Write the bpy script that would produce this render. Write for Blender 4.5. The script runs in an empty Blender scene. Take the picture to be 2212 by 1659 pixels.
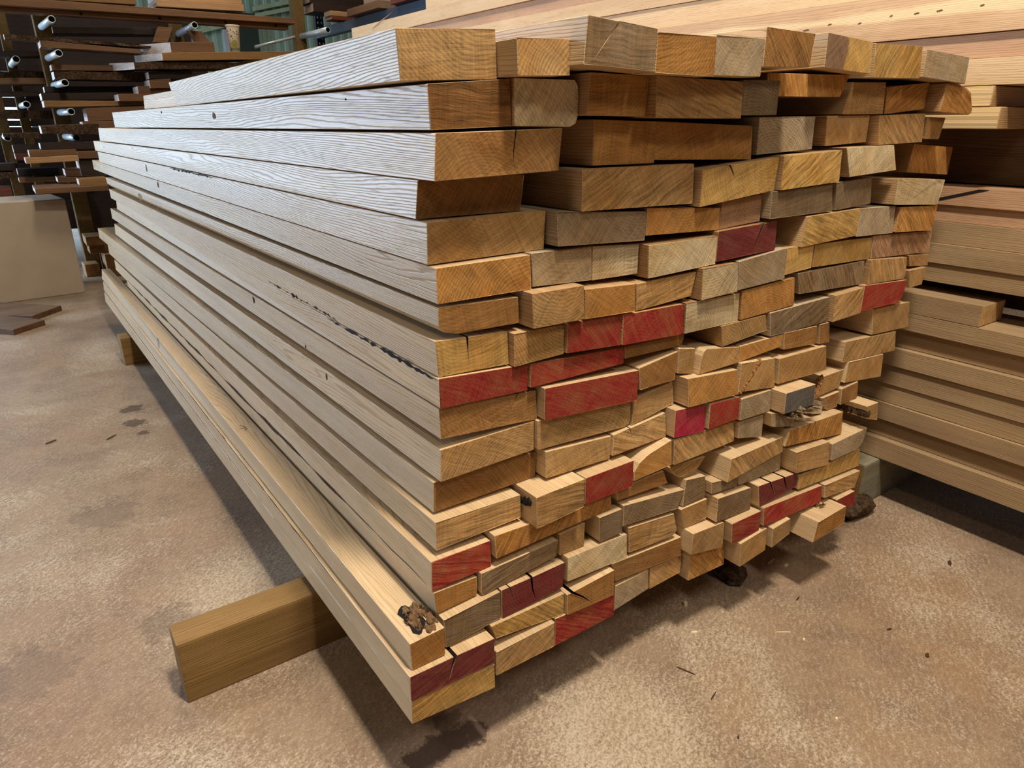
import bpy, bmesh, math, random, json
from mathutils import Vector, Matrix
random.seed(7)
sc = bpy.context.scene
COL = sc.collection

# ------------------------------------------------------------------ camera, world, lights, exposure
cam_d = bpy.data.cameras.new('camera')
cam_d.sensor_width = 36.0
cam_d.lens = 36.0 * 1490.0 / 2212.0
cam_d.clip_start = 0.05
cam = bpy.data.objects.new('camera', cam_d)
cam.location = (-0.611, -1.103, 1.5)
cam.rotation_euler = (math.radians(90 - 20.817), 0, math.radians(-35.356))
COL.objects.link(cam)
sc.camera = cam

world = bpy.data.worlds.new('warehouse_air')
world.use_nodes = True
bg = world.node_tree.nodes['Background']
bg.inputs[0].default_value = (0.90, 0.93, 1.0, 1)
bg.inputs[1].default_value = 0.06
sc.world = world

def area_light(name, loc, size, power, color, rot=(0, 0, 0), size_y=None):
    d = bpy.data.lights.new(name, 'AREA')
    d.energy = power
    d.color = color
    d.size = size
    if size_y:
        d.shape = 'RECTANGLE'; d.size_y = size_y
    o = bpy.data.objects.new(name, d)
    o.location = loc
    o.rotation_euler = rot
    COL.objects.link(o)
    return o
WARM = (1.0, 0.89, 0.75)
area_light('ceiling_lamp', (0.2, -1.05, 5.0), 0.3, 235, WARM, size_y=0.6)
area_light('ceiling_lamp', (0.35, 3.2, 5.0), 0.6, 85, WARM, size_y=1.2)
area_light('ceiling_lamp', (1.2, -3.6, 5.0), 0.6, 90, WARM, size_y=1.2)
area_light('ceiling_lamp', (-2.6, -1.6, 5.0), 0.6, 45, WARM, size_y=1.2)
area_light('ceiling_lamp', (1.6, 6.0, 5.0), 0.6, 60, WARM, size_y=1.2)
# daylight that comes in through the open end of the shed, far left
area_light('door_daylight', (-6.0, 8.4, 2.2), 5.0, 740, (0.58, 0.75, 1.0), rot=(math.radians(90), 0, math.radians(-145)), size_y=3.4)

sc.view_settings.view_transform = 'Standard'
sc.view_settings.look = 'None'
sc.view_settings.gamma = 1.0
sc.view_settings.use_curve_mapping = False
sc.view_settings.exposure = 0.12
sc.cycles.max_bounces = 6

# ------------------------------------------------------------------ helpers
def lin(r, g, b):
    f = lambda c: (c / 255 / 12.92) if c / 255 <= 0.04045 else ((c / 255 + 0.055) / 1.055) ** 2.4
    return (f(r), f(g), f(b), 1.0)

class NT:
    """small helper to write node trees"""
    def __init__(self, name):
        self.m = bpy.data.materials.new(name)
        self.m.use_nodes = True
        self.t = self.m.node_tree
        self.b = self.t.nodes['Principled BSDF']
    def n(self, typ, **kw):
        o = self.t.nodes.new(typ)
        for k, v in kw.items():
            setattr(o, k, v)
        return o
    def set(self, sock, v):
        if hasattr(v, 'is_output') or isinstance(v, bpy.types.NodeSocket):
            self.t.links.new(v, sock)
        elif v is not None:
            sock.default_value = v
    def math(self, op, a, b=None, c=None, clamp=False):
        o = self.n('ShaderNodeMath', operation=op, use_clamp=clamp)
        self.set(o.inputs[0], a)
        if b is not None: self.set(o.inputs[1], b)
        if c is not None: self.set(o.inputs[2], c)
        return o.outputs[0]
    def vmul(self, v, s):
        o = self.n('ShaderNodeVectorMath', operation='MULTIPLY')
        self.set(o.inputs[0], v); self.set(o.inputs[1], s)
        return o.outputs[0]
    def vadd(self, v, s):
        o = self.n('ShaderNodeVectorMath', operation='ADD')
        self.set(o.inputs[0], v); self.set(o.inputs[1], s)
        return o.outputs[0]
    def noise(self, vec, scale=1.0, detail=3.0, rough=0.55, dist=0.0):
        o = self.n('ShaderNodeTexNoise')
        self.set(o.inputs['Vector'], vec)
        o.inputs['Scale'].default_value = scale
        o.inputs['Detail'].default_value = detail
        o.inputs['Roughness'].default_value = rough
        o.inputs['Distortion'].default_value = dist
        return o.outputs['Fac']
    def ramp(self, f, p0, p1, v0=0.0, v1=1.0):
        o = self.n('ShaderNodeMapRange')
        o.clamp = True
        self.set(o.inputs[0], f)
        for i, v in zip((1, 2, 3, 4), (p0, p1, v0, v1)):
            self.set(o.inputs[i], v)
        return o.outputs[0]
    def mix(self, f, a, b, blend='MIX'):
        o = self.n('ShaderNodeMix', data_type='RGBA', blend_type=blend)
        self.set(o.inputs[0], f); self.set(o.inputs[6], a); self.set(o.inputs[7], b)
        return o.outputs[2]
    def mulc(self, col, f):
        o = self.n('ShaderNodeVectorMath', operation='SCALE')
        self.set(o.inputs[0], col); self.set(o.inputs['Scale'], f)
        return o.outputs[0]
    def xyz(self, v):
        o = self.n('ShaderNodeSeparateXYZ'); self.set(o.inputs[0], v)
        return o.outputs
    def comb(self, x, y, z):
        o = self.n('ShaderNodeCombineXYZ')
        for i, v in enumerate((x, y, z)): self.set(o.inputs[i], v)
        return o.outputs[0]
    def bump(self, h, strength=0.3, dist=0.001):
        o = self.n('ShaderNodeBump')
        o.inputs['Strength'].default_value = strength
        o.inputs['Distance'].default_value = dist
        self.set(o.inputs['Height'], h)
        self.t.links.new(o.outputs[0], self.b.inputs['Normal'])
    def obj(self):
        return self.n('ShaderNodeTexCoord').outputs['Object']
    def rnd(self):
        return self.n('ShaderNodeObjectInfo').outputs['Random']
    def done(self, col, rough=0.6, spec=0.3):
        self.set(self.b.inputs['Base Color'], col)
        self.set(self.b.inputs['Roughness'], rough)
        self.b.inputs['Specular IOR Level'].default_value = spec
        return self.m

def plain(name, rgb, rough=0.6, metal=0.0, spec=0.3, var=0.15, scale=8.0):
    t = NT(name)
    n = t.noise(t.obj(), scale, 4)
    c = t.mulc(lin(*rgb)[:3], t.ramp(n, 0.25, 0.75, 1 - var, 1 + var))
    t.b.inputs['Metallic'].default_value = metal
    return t.done(c, rough, spec)

MATS = {}
def side_mat(key, base, dark, axis='Y', rough=0.42, spec=0.35, pores=0.35, tint=0.12, cfreq=110.0, cath_w=0.34, sap=None):
    """long-grain face of a sawn board; grain runs along the board"""
    k = ('side', key, axis)
    if k in MATS: return MATS[k]
    t = NT('wood_long_grain_' + key)
    r = t.rnd()
    off = t.comb(t.math('MULTIPLY', r, 13.7), t.math('MULTIPLY', r, 91.3), t.math('MULTIPLY', r, 37.1))
    p = t.vadd(t.obj(), off)
    s = (lambda a, l: (a, l, a) if axis == 'Y' else (l, a, a))
    bands = t.noise(t.vmul(p, s(34, 1.1)), 1, 4, 0.6)
    smooth = t.noise(t.vmul(p, s(6.0, 0.42)), 1, 2.5, 0.45)
    px, py_, pz_ = t.xyz(p)
    across = t.math('ADD', t.math('MULTIPLY', px if axis == 'Y' else py_, 0.8), pz_)
    wob = t.noise(t.vmul(p, s(60, 5)), 1, 2, 0.6)
    cath = t.math('SINE', t.math('ADD', t.math('ADD', t.math('MULTIPLY', smooth, cfreq), t.math('MULTIPLY', across, 980.0)), t.math('MULTIPLY', wob, 8.0)))
    cath = t.ramp(cath, 0.40, 1.0)
    fine = t.noise(t.vmul(p, s(420, 9)), 1, 2, 0.6)
    pore = t.ramp(fine, 0.60, 0.70)
    blot = t.noise(t.vmul(p, s(4, 1.6)), 1, 3, 0.6)
    f = t.math('ADD', t.math('MULTIPLY', bands, 0.55), t.math('MULTIPLY', blot, 0.55))
    col = t.mix(t.ramp(f, 0.38, 0.78), lin(*base), lin(*dark))
    col = t.mix(t.math('MULTIPLY', cath, cath_w), col, lin(*[c * 0.60 for c in dark]))
    col = t.mix(t.math('MULTIPLY', pore, pores), col, lin(*[c * 0.50 for c in dark]))
    if sap:
        zz = t.xyz(t.obj())[2]
        dz = t.math('ADD', t.math('ABSOLUTE', t.math('SUBTRACT', zz, sap[0])), t.math('MULTIPLY', t.math('SUBTRACT', blot, 0.5), 0.06))
        col = t.mix(t.ramp(dz, sap[1], sap[1] + .012, .85, 0.0), col, lin(230, 204, 158))
    col = t.mulc(col, t.ramp(r, 0, 1, 1 - tint, 1 + tint))
    h = t.math('ADD', t.math('MULTIPLY', fine, 0.6), t.math('MULTIPLY', cath, -0.4))
    t.bump(h, 0.5, 0.0016)
    MATS[k] = t.done(col, rough, spec)
    lines = t.math('MAXIMUM', t.math('MULTIPLY', cath, 0.85), t.math('MULTIPLY', pore, 0.8))
    t.set(t.b.inputs['Specular IOR Level'], t.math('MULTIPLY', t.math('SUBTRACT', 1.0, lines), t.ramp(blot, 0.3, 0.7, spec * 0.7, spec * 1.2)))
    return MATS[k]

def end_mat(key, base, feat, paint=None):
    """sawn end: growth rings, rays and saw lines seen across the grain"""
    k = ('end', key, feat, paint is not None)
    if k in MATS: return MATS[k]
    t = NT('wood_end_%s_%s' % (key, feat))
    r = t.rnd()
    r2 = t.math('FRACT', t.math('MULTIPLY', r, 17.31))
    r3 = t.math('FRACT', t.math('MULTIPLY', r, 53.77))
    x, y, z = t.xyz(t.obj())
    p = t.comb(x, t.math('MULTIPLY', r, 40.0), z)
    warp = t.noise(p, 14, 2, 0.5)
    # ring centre lies below or above the board
    cx = t.math('ADD', t.math('MULTIPLY', r2, 0.34), -0.07)
    cz = t.math('ADD', t.math('MULTIPLY', t.math('ROUND', r3), 0.26), -0.09)
    dx = t.math('SUBTRACT', x, cx); dz = t.math('SUBTRACT', z, cz)
    d = t.math('SQRT', t.math('ADD', t.math('MULTIPLY', dx, dx), t.math('MULTIPLY', dz, dz)))
    d = t.math('ADD', d, t.math('MULTIPLY', warp, 0.030))
    ring = t.math('SINE', t.math('MULTIPLY', d, 6.2832 / 0.0072))
    ring = t.ramp(ring, -0.2, 0.95)
    # rays / tear-out streaks in one direction
    a = t.math('MULTIPLY', t.math('SUBTRACT', r3, 0.5), 2.2)
    ca = t.math('COSINE', a); sa = t.math('SINE', a)
    u = t.math('ADD', t.math('MULTIPLY', x, ca), t.math('MULTIPLY', z, sa))
    v = t.math('SUBTRACT', t.math('MULTIPLY', z, ca), t.math('MULTIPLY', x, sa))
    v2 = t.math('ADD', v, t.math('MULTIPLY', warp, 0.02))
    st = t.noise(t.comb(t.math('MULTIPLY', u, 9), t.math('MULTIPLY', r, 60.0), t.math('MULTIPLY', v2, 150)), 1, 3, 0.65)
    saw = t.noise(t.comb(t.math('MULTIPLY', v, 14), t.math('MULTIPLY', r2, 60.0), t.math('MULTIPLY', u, 260)), 1, 1, 0.5)
    blot = t.noise(p, 16, 4, 0.6)
    grain = t.noise(t.vmul(p, (1, 1, 1)), 330, 3, 0.65)
    wr, ws = {'rings': (0.27, 0.40), 'streak': (0.08, 0.90), 'plain': (0.16, 0.38), 'crack': (0.20, 0.40), 'rough': (0.05, 0.85),
              'split': (0.05, 0.45), 'heart': (0.14, 0.36), 'bark': (0.16, 0.45)}[feat]
    val = t.math('ADD', 1.0, t.math('MULTIPLY', t.math('SUBTRACT', blot, 0.5), 0.8))
    val = t.math('SUBTRACT', val, t.math('MULTIPLY', ring, wr))
    val = t.math('ADD', val, t.math('MULTIPLY', t.math('SUBTRACT', t.ramp(st, 0.3, 0.7), 0.5), ws))
    val = t.math('ADD', val, t.math('MULTIPLY', t.math('SUBTRACT', saw, 0.5), 0.55))
    val = t.math('ADD', val, t.math('MULTIPLY', t.math('SUBTRACT', grain, 0.5), 0.34))
    val = t.math('MULTIPLY', val, t.ramp(r2, 0, 1, 0.86, 1.14))
    b = lin(*base)
    if paint is not None:
        pc = lin(*paint)
        wear = t.math('ADD', t.math('MULTIPLY', blot, 0.6), t.math('MULTIPLY', st, 0.4))
        hue = t.mix(t.ramp(wear, 0.42, 0.62), pc, b)
        col = t.mulc(hue, val)
    else:
        warm = t.noise(p, 7, 2, 0.5)
        b2 = (b[0] * 0.90, b[1] * 0.80, b[2] * 0.66, 1)
        col = t.mix(t.ramp(warm, 0.40, 0.68), b, b2)
        if feat == 'heart':
            hx = t.math('ADD', x, 0.01); hz = t.math('SUBTRACT', z, 0.025)
            hd = t.math('ADD', t.math('SQRT', t.math('ADD', t.math('MULTIPLY', hx, hx), t.math('MULTIPLY', hz, hz))), t.math('MULTIPLY', warp, 0.09))
            col = t.mix(t.ramp(hd, 0.145, 0.158), lin(126, 98, 74), col)
        col = t.mulc(col, val)
    t.bump(t.math('ADD', t.math('MULTIPLY', st, ws * 1.6), t.math('ADD', t.math('MULTIPLY', saw, 0.35), t.math('MULTIPLY', grain, 0.25))), 0.55, 0.0022)
    MATS[k] = t.done(col, 0.72, 0.18)
    return MATS[k]

ENDC = {'T': (172, 136, 88), 'O': (174, 126, 68), 'B': (150, 110, 64), 'G': (164, 145, 116), 'C': (198, 178, 140), 'Y': (182, 145, 84),
        'K': (130, 109, 82), 'D': (124, 87, 48), 'P': (162, 127, 96), 'R': (138, 76, 50), 'M': (98, 54, 44), 'N': (160, 70, 66), 'S': (96, 92, 86)}
PAINT = {'R': (158, 50, 42), 'M': (112, 44, 42), 'N': (186, 44, 72)}
PALE = side_mat('pale_oak', (216, 188, 147), (188, 156, 115), rough=.38, spec=.45, tint=.06, cfreq=200.0, cath_w=.27)
BROWNSIDE = side_mat('tan_oak', (188, 150, 104), (150, 112, 72), tint=0.15)
TANSIDE = side_mat('honey_oak', (200, 166, 122), (164, 128, 88), tint=0.12)
GREYSIDE = side_mat('grey_oak', (190, 170, 142), (140, 120, 94), tint=0.15)

def bark_mat():
    t = NT('bark')
    n = t.noise(t.obj(), 60, 5, 0.7)
    c = t.mix(t.ramp(n, 0.35, 0.65), lin(34, 27, 22), lin(96, 74, 54))
    t.bump(n, 0.9, 0.006)
    return t.done(c, 0.9, 0.1)
BARK = bark_mat()
CRACK = plain('shaded_crack', (44, 31, 21), 0.95, var=0.3, scale=60)  # weathered crack walls, with the shade inside put into the dark colour
BLACK = plain('black_rot', (26, 22, 19), 0.9, var=0.4, scale=70)
ROT = plain('brown_rot', (104, 76, 44), 0.9, var=0.45, scale=90)

def link(name, bm, mats, parent=None, loc=None):
    me = bpy.data.meshes.new(name)
    bm.normal_update()
    bm.to_mesh(me); bm.free()
    for m in (mats if isinstance(mats, (list, tuple)) else [mats]):
        me.materials.append(m)
    o = bpy.data.objects.new(name, me)
    COL.objects.link(o)
    if parent is not None:
        o.parent = parent
    if loc is not None:
        o.location = loc
    return o

def tag(o, label=None, cat=None, group=None, kind=None):
    if label: o['label'] = label
    if cat: o['category'] = cat
    if group: o['group'] = group
    if kind or cat: o['kind'] = kind or 'thing'
    return o

def bm_box(bm, x0, x1, y0, y1, z0, z1, mi=0):
    v = [bm.verts.new(c) for c in ((x0, y0, z0), (x1, y0, z0), (x1, y1, z0), (x0, y1, z0), (x0, y0, z1), (x1, y0, z1), (x1, y1, z1), (x0, y1, z1))]
    fs = []
    for q in ((3, 2, 1, 0), (4, 5, 6, 7), (0, 1, 5, 4), (1, 2, 6, 5), (2, 3, 7, 6), (3, 0, 4, 7)):
        f = bm.faces.new([v[i] for i in q]); f.material_index = mi; fs.append(f)
    return v, fs

def bevel(bm, w, seg=1):
    bmesh.ops.bevel(bm, geom=list(bm.edges), offset=w, segments=seg, affect='EDGES', profile=0.7, clamp_overlap=True)

def bm_tube(bm, p0, p1, r, seg=16, r_in=None, mi=0, mi_in=None):
    p0, p1 = Vector(p0), Vector(p1)
    ax = (p1 - p0).normalized()
    s = ax.orthogonal().normalized(); u = ax.cross(s)
    def ring(c, rr):
        return [bm.verts.new(c + (s * math.cos(2 * math.pi * i / seg) + u * math.sin(2 * math.pi * i / seg)) * rr) for i in range(seg)]
    a, b = ring(p0, r), ring(p1, r)
    def strip(A, B, m):
        for i in range(seg):
            f = bm.faces.new((A[i], A[(i + 1) % seg], B[(i + 1) % seg], B[i])); f.smooth = True; f.material_index = m
    strip(a, b, mi)
    if r_in is None:
        bm.faces.new(list(reversed(a))).material_index = mi
        bm.faces.new(b).material_index = mi
    else:
        c, d = ring(p0, r_in), ring(p1, r_in)
        strip(d, c, mi if mi_in is None else mi_in); strip(c, a, mi); strip(b, d, mi)

def bm_prism(bm, poly, y0, y1poly, y1, mi_side=0, mi_end=1, inset=0.0012, segs=1, dark=()):
    """solid with outline poly (x,z) at y0 and y1poly at y1; a small chamfer runs round the front end"""
    n = len(poly)
    cx = sum(p[0] for p in poly) / n; cz = sum(p[1] for p in poly) / n
    def ins(p):
        dx, dz = cx - p[0], cz - p[1]; l = math.hypot(dx, dz) + 1e-9
        return (p[0] + dx / l * inset, p[1] + dz / l * inset)
    front = [bm.verts.new((ins(p)[0], y0, ins(p)[1])) for p in poly]
    rings = []
    for k in range(segs + 1):
        t = k / segs
        yy = y0 + inset + (y1 - y0 - inset) * t
        rings.append([bm.verts.new((p[0] + (q[0] - p[0]) * t, yy, p[1] + (q[1] - p[1]) * t)) for p, q in zip(poly, y1poly)])
    f = bm.faces.new(front); f.material_index = mi_end
    for i in range(n):
        j = (i + 1) % n
        g = bm.faces.new((front[j], front[i], rings[0][i], rings[0][j])); g.material_index = mi_side
    for A, Bq in zip(rings[:-1], rings[1:]):
        for i in range(n):
            j = (i + 1) % n
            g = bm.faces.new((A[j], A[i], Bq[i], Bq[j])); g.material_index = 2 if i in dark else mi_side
    g = bm.faces.new(list(reversed(rings[-1]))); g.material_index = mi_end
    bmesh.ops.recalc_face_normals(bm, faces=list(bm.faces))

def lump(bm, c, r, seed, sub=2, rough=0.35, scale=(1, 1, 1)):
    rr = random.Random(seed)
    res = bmesh.ops.create_icosphere(bm, subdivisions=sub, radius=1.0)
    for v in res['verts']:
        k = 1 + rr.uniform(-rough, rough)
        v.co = Vector(c) + Vector((v.co.x * r * scale[0] * k, v.co.y * r * scale[1] * k, v.co.z * r * scale[2] * k))

def spike(bm, p, d, w, rr):
    p = Vector(p); d = Vector(d)
    s = d.orthogonal().normalized() * w; u = d.normalized().cross(s)
    base = [bm.verts.new(p + s), bm.verts.new(p + u), bm.verts.new(p - s), bm.verts.new(p - u)]
    mid = [bm.verts.new(v.co + d * 0.55 + Vector((rr.uniform(-.2, .2) * w,) * 3) - (v.co - p) * 0.35) for v in base]
    tip = bm.verts.new(p + d)
    for i in range(4):
        j = (i + 1) % 4
        bm.faces.new((base[i], base[j], mid[j], mid[i])); bm.faces.new((mid[i], mid[j], tip))
    bm.faces.new(list(reversed(base)))

# ------------------------------------------------------------------ floor and walls
def floor_mat():
    t = NT('worn_concrete')
    p = t.obj()
    big = t.noise(p, 0.9, 4, 0.55)
    mid = t.noise(p, 4.5, 5, 0.65)
    x, y, z = t.xyz(p)
    # sweeping direction: fine streaks
    q = t.comb(t.math('ADD', t.math('MULTIPLY', x, 34), t.math('MULTIPLY', y, 22)), t.math('SUBTRACT', t.math('MULTIPLY', y, 70), t.math('MULTIPLY', x, 50)), 0.0)
    streak = t.noise(q, 1, 3, 0.6)
    fine = t.noise(p, 130, 6, 0.8)
    grit = t.noise(p, 230, 2, 0.6)
    base = t.mix(t.ramp(big, 0.35, 0.65), lin(150, 130, 108), lin(143, 115, 88))
    base = t.mix(t.ramp(mid, 0.42, 0.7), base, lin(120, 98, 78))
    worn = t.math('ADD', t.math('MULTIPLY', fine, 0.62), t.math('ADD', t.math('MULTIPLY', streak, 0.16), t.math('MULTIPLY', mid, 0.22)))
    # patches where the skin has worn through to the pale aggregate
    pz = t.ramp(t.noise(p, 1.7, 3, 0.6), 0.42, 0.62, 0.0, 1.0)
    sn = t.noise(p, 22, 4, 0.7)
    def blob(cx, cy, rad, soft, nz=None):
        d = t.n('ShaderNodeVectorMath', operation='DISTANCE')
        t.set(d.inputs[0], t.vmul(p, (1, 1, 0))); d.inputs[1].default_value = (cx, cy, 0)
        dd = t.math('ADD', d.outputs['Value'], t.math('MULTIPLY', t.math('SUBTRACT', nz if nz is not None else mid, 0.5), rad * (3.4 if nz is not None else 1.6)))
        return t.ramp(dd, rad, rad + soft, 1.0, 0.0)
    near = blob(0.40, -0.16, 0.16, 0.22)
    left = blob(-0.15, 0.95, 0.20, 0.35)
    strip = blob(-0.12, 4.3, 0.28, 0.3)
    pz = t.math('MAXIMUM', t.math('MULTIPLY', pz, 0.75), t.math('MAXIMUM', near, t.math('MAXIMUM', left, t.math('MULTIPLY', strip, 0.9))))
    thr = t.ramp(pz, 0, 1, 0.60, 0.475)
    wf = t.ramp(t.math('SUBTRACT', worn, thr), -0.045, 0.075)
    col = t.mix(t.math('MULTIPLY', wf, 0.72), base, lin(204, 190, 166))
    f2 = t.noise(p, 150, 5, 0.85)
    f3 = t.math('ADD', t.math('MULTIPLY', f2, 0.7), t.math('MULTIPLY', streak, 0.3))
    col = t.mix(t.ramp(f3, 0.50, 0.62, 0.0, 0.42), col, lin(206, 188, 162))
    col = t.mix(t.ramp(f3, 0.36, 0.47, 0.40, 0.0), col, lin(100, 80, 62))
    dk = t.ramp(fine, 0.30, 0.40, 1.0, 0.0)
    col = t.mix(t.math('MULTIPLY', dk, 0.45), col, lin(96, 70, 52))
    # oily stains
    st = None
    for (cx, cy, rad, k) in ((-0.285, 3.02, 0.05, .8), (-0.31, 2.80, 0.045, .8), (-0.29, 2.64, 0.025, .8), (0.05, 0.085, 0.035, .85), (0.10, 0.07, 0.03, .8), (0.0, 0.085, 0.035, .85), (-0.055, 0.075, 0.04, .85), (0.06, 0.14, 0.03, .6),
                             (-0.55, 1.85, 0.10, .3), (-0.84, 0.99, 0.10, .3), (-0.47, 1.0, 0.07, .35)):
        b = t.math('MULTIPLY', blob(cx, cy, rad, rad * 0.3, sn), k)
        st = b if st is None else t.math('MAXIMUM', st, b)
    col = t.mix(st, col, lin(78, 62, 54))
    col = t.mulc(col, t.ramp(grit, 0.2, 0.8, 0.86, 1.14))
    t.bump(t.math('ADD', fine, t.math('MULTIPLY', streak, 0.6)), 0.35, 0.003)
    return t.done(col, t.ramp(st, 0, 1, 0.62, 0.45), 0.25)
bm = bmesh.new()
v = [bm.verts.new(c) for c in ((-12, -6, 0), (12, -6, 0), (12, 12.4, 0), (-12, 12.4, 0))]
bm.faces.new(v)
tag(link('floor', bm, floor_mat()), 'worn brown concrete warehouse floor', 'floor', kind='structure')

GREEN = plain('green_sheet_steel', (176, 206, 190), 0.5, var=0.08, scale=3)
DKGREEN = plain('dark_green_panel', (58, 74, 66), 0.6, var=0.1, scale=3)
def corrugated(x0, x1, z0, z1, y, pitch=0.15, depth=0.035):
    bm = bmesh.new()
    prof = []
    x = x0
    while x < x1:
        prof += [(x, 0), (x + pitch * .4, 0), (x + pitch * .52, depth), (x + pitch * .88, depth)]
        x += pitch
    a = [bm.verts.new((px, y - d, z0)) for px, d in prof]; b = [bm.verts.new((px, y - d, z1)) for px, d in prof]
    for i in range(len(prof) - 1):
        bm.faces.new((a[i], a[i + 1], b[i + 1], b[i]))
    return bm
wall = tag(link('wall_back', corrugated(1.6, 11.9, 0, 5.4, 12.2), GREEN), 'pale green corrugated steel wall behind the racks', 'wall', kind='structure')
# sloping girts and a dark door panel on that wall
bm = bmesh.new()
def girt(bm, p0, p1, h, y0=12.02, y1=12.16):
    vs = []
    for y in (y0, y1):
        vs.append([bm.verts.new((p0[0], y, p0[1])), bm.verts.new((p1[0], y, p1[1])), bm.verts.new((p1[0], y, p1[1] + h)), bm.verts.new((p0[0], y, p0[1] + h))])
    A, Bq = vs
    bm.faces.new(A); bm.faces.new(list(reversed(Bq)))
    for i in range(4):
        j = (i + 1) % 4
        bm.faces.new((A[j], A[i], Bq[i], Bq[j]))
girt(bm, (2.45, 2.83), (3.0, 2.99), 0.07)
girt(bm, (3.42, 3.24), (4.3, 3.46), 0.07)
girt(bm, (3.42, 3.14), (4.3, 3.36), 0.06)
tag(link('trim_1', bm, plain('pale_green_trim', (196, 214, 180), 0.5)), 'pale green sloping steel trim on the back wall', 'trim', kind='structure')
bm = bmesh.new()
bm_box(bm, 3.08, 3.44, 12.06, 12.16, 0, 3.2)
bevel(bm, .006)
tag(link('door_1', bm, DKGREEN), 'dark green door panel in the back wall', 'door', kind='structure')
bm = bmesh.new(); bm_box(bm, 2.86, 3.02, 12.05, 12.16, 0, 2.93); bevel(bm, .004)
tag(link('trim_2', bm, plain('white_post', (206, 214, 224), 0.5)), 'white upright beside the dark door panel', 'trim', kind='structure')
# open end of the shed seen in slits through the racks: bright sky behind it
sky = NT('bright_daylight')
em = sky.n('ShaderNodeEmission'); em.inputs[0].default_value = (0.58, 0.80, 1.0, 1); em.inputs[1].default_value = 3.7
sky.t.links.new(em.outputs[0], sky.t.nodes['Material Output'].inputs['Surface'])
bm = bmesh.new()
v = [bm.verts.new(c) for c in ((-4.4, 12.3, 0.0), (1.5, 12.3, 0.0), (1.5, 12.3, 3.0), (-4.4, 12.3, 3.0))]
bm.faces.new(v)
tag(link('window_1', bm, sky.m), 'bright daylight opening behind the racks', 'window', kind='structure')
bm = bmesh.new(); bm_box(bm, -4.4, 1.62, 12.2, 12.35, 3.0, 5.4); bm_box(bm, -11.9, -4.4, 12.2, 12.35, 0, 5.4)
tag(link('wall_left', bm, plain('grey_lintel', (96, 98, 96), 0.7)), 'grey wall around the daylight opening', 'wall', kind='structure')

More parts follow.
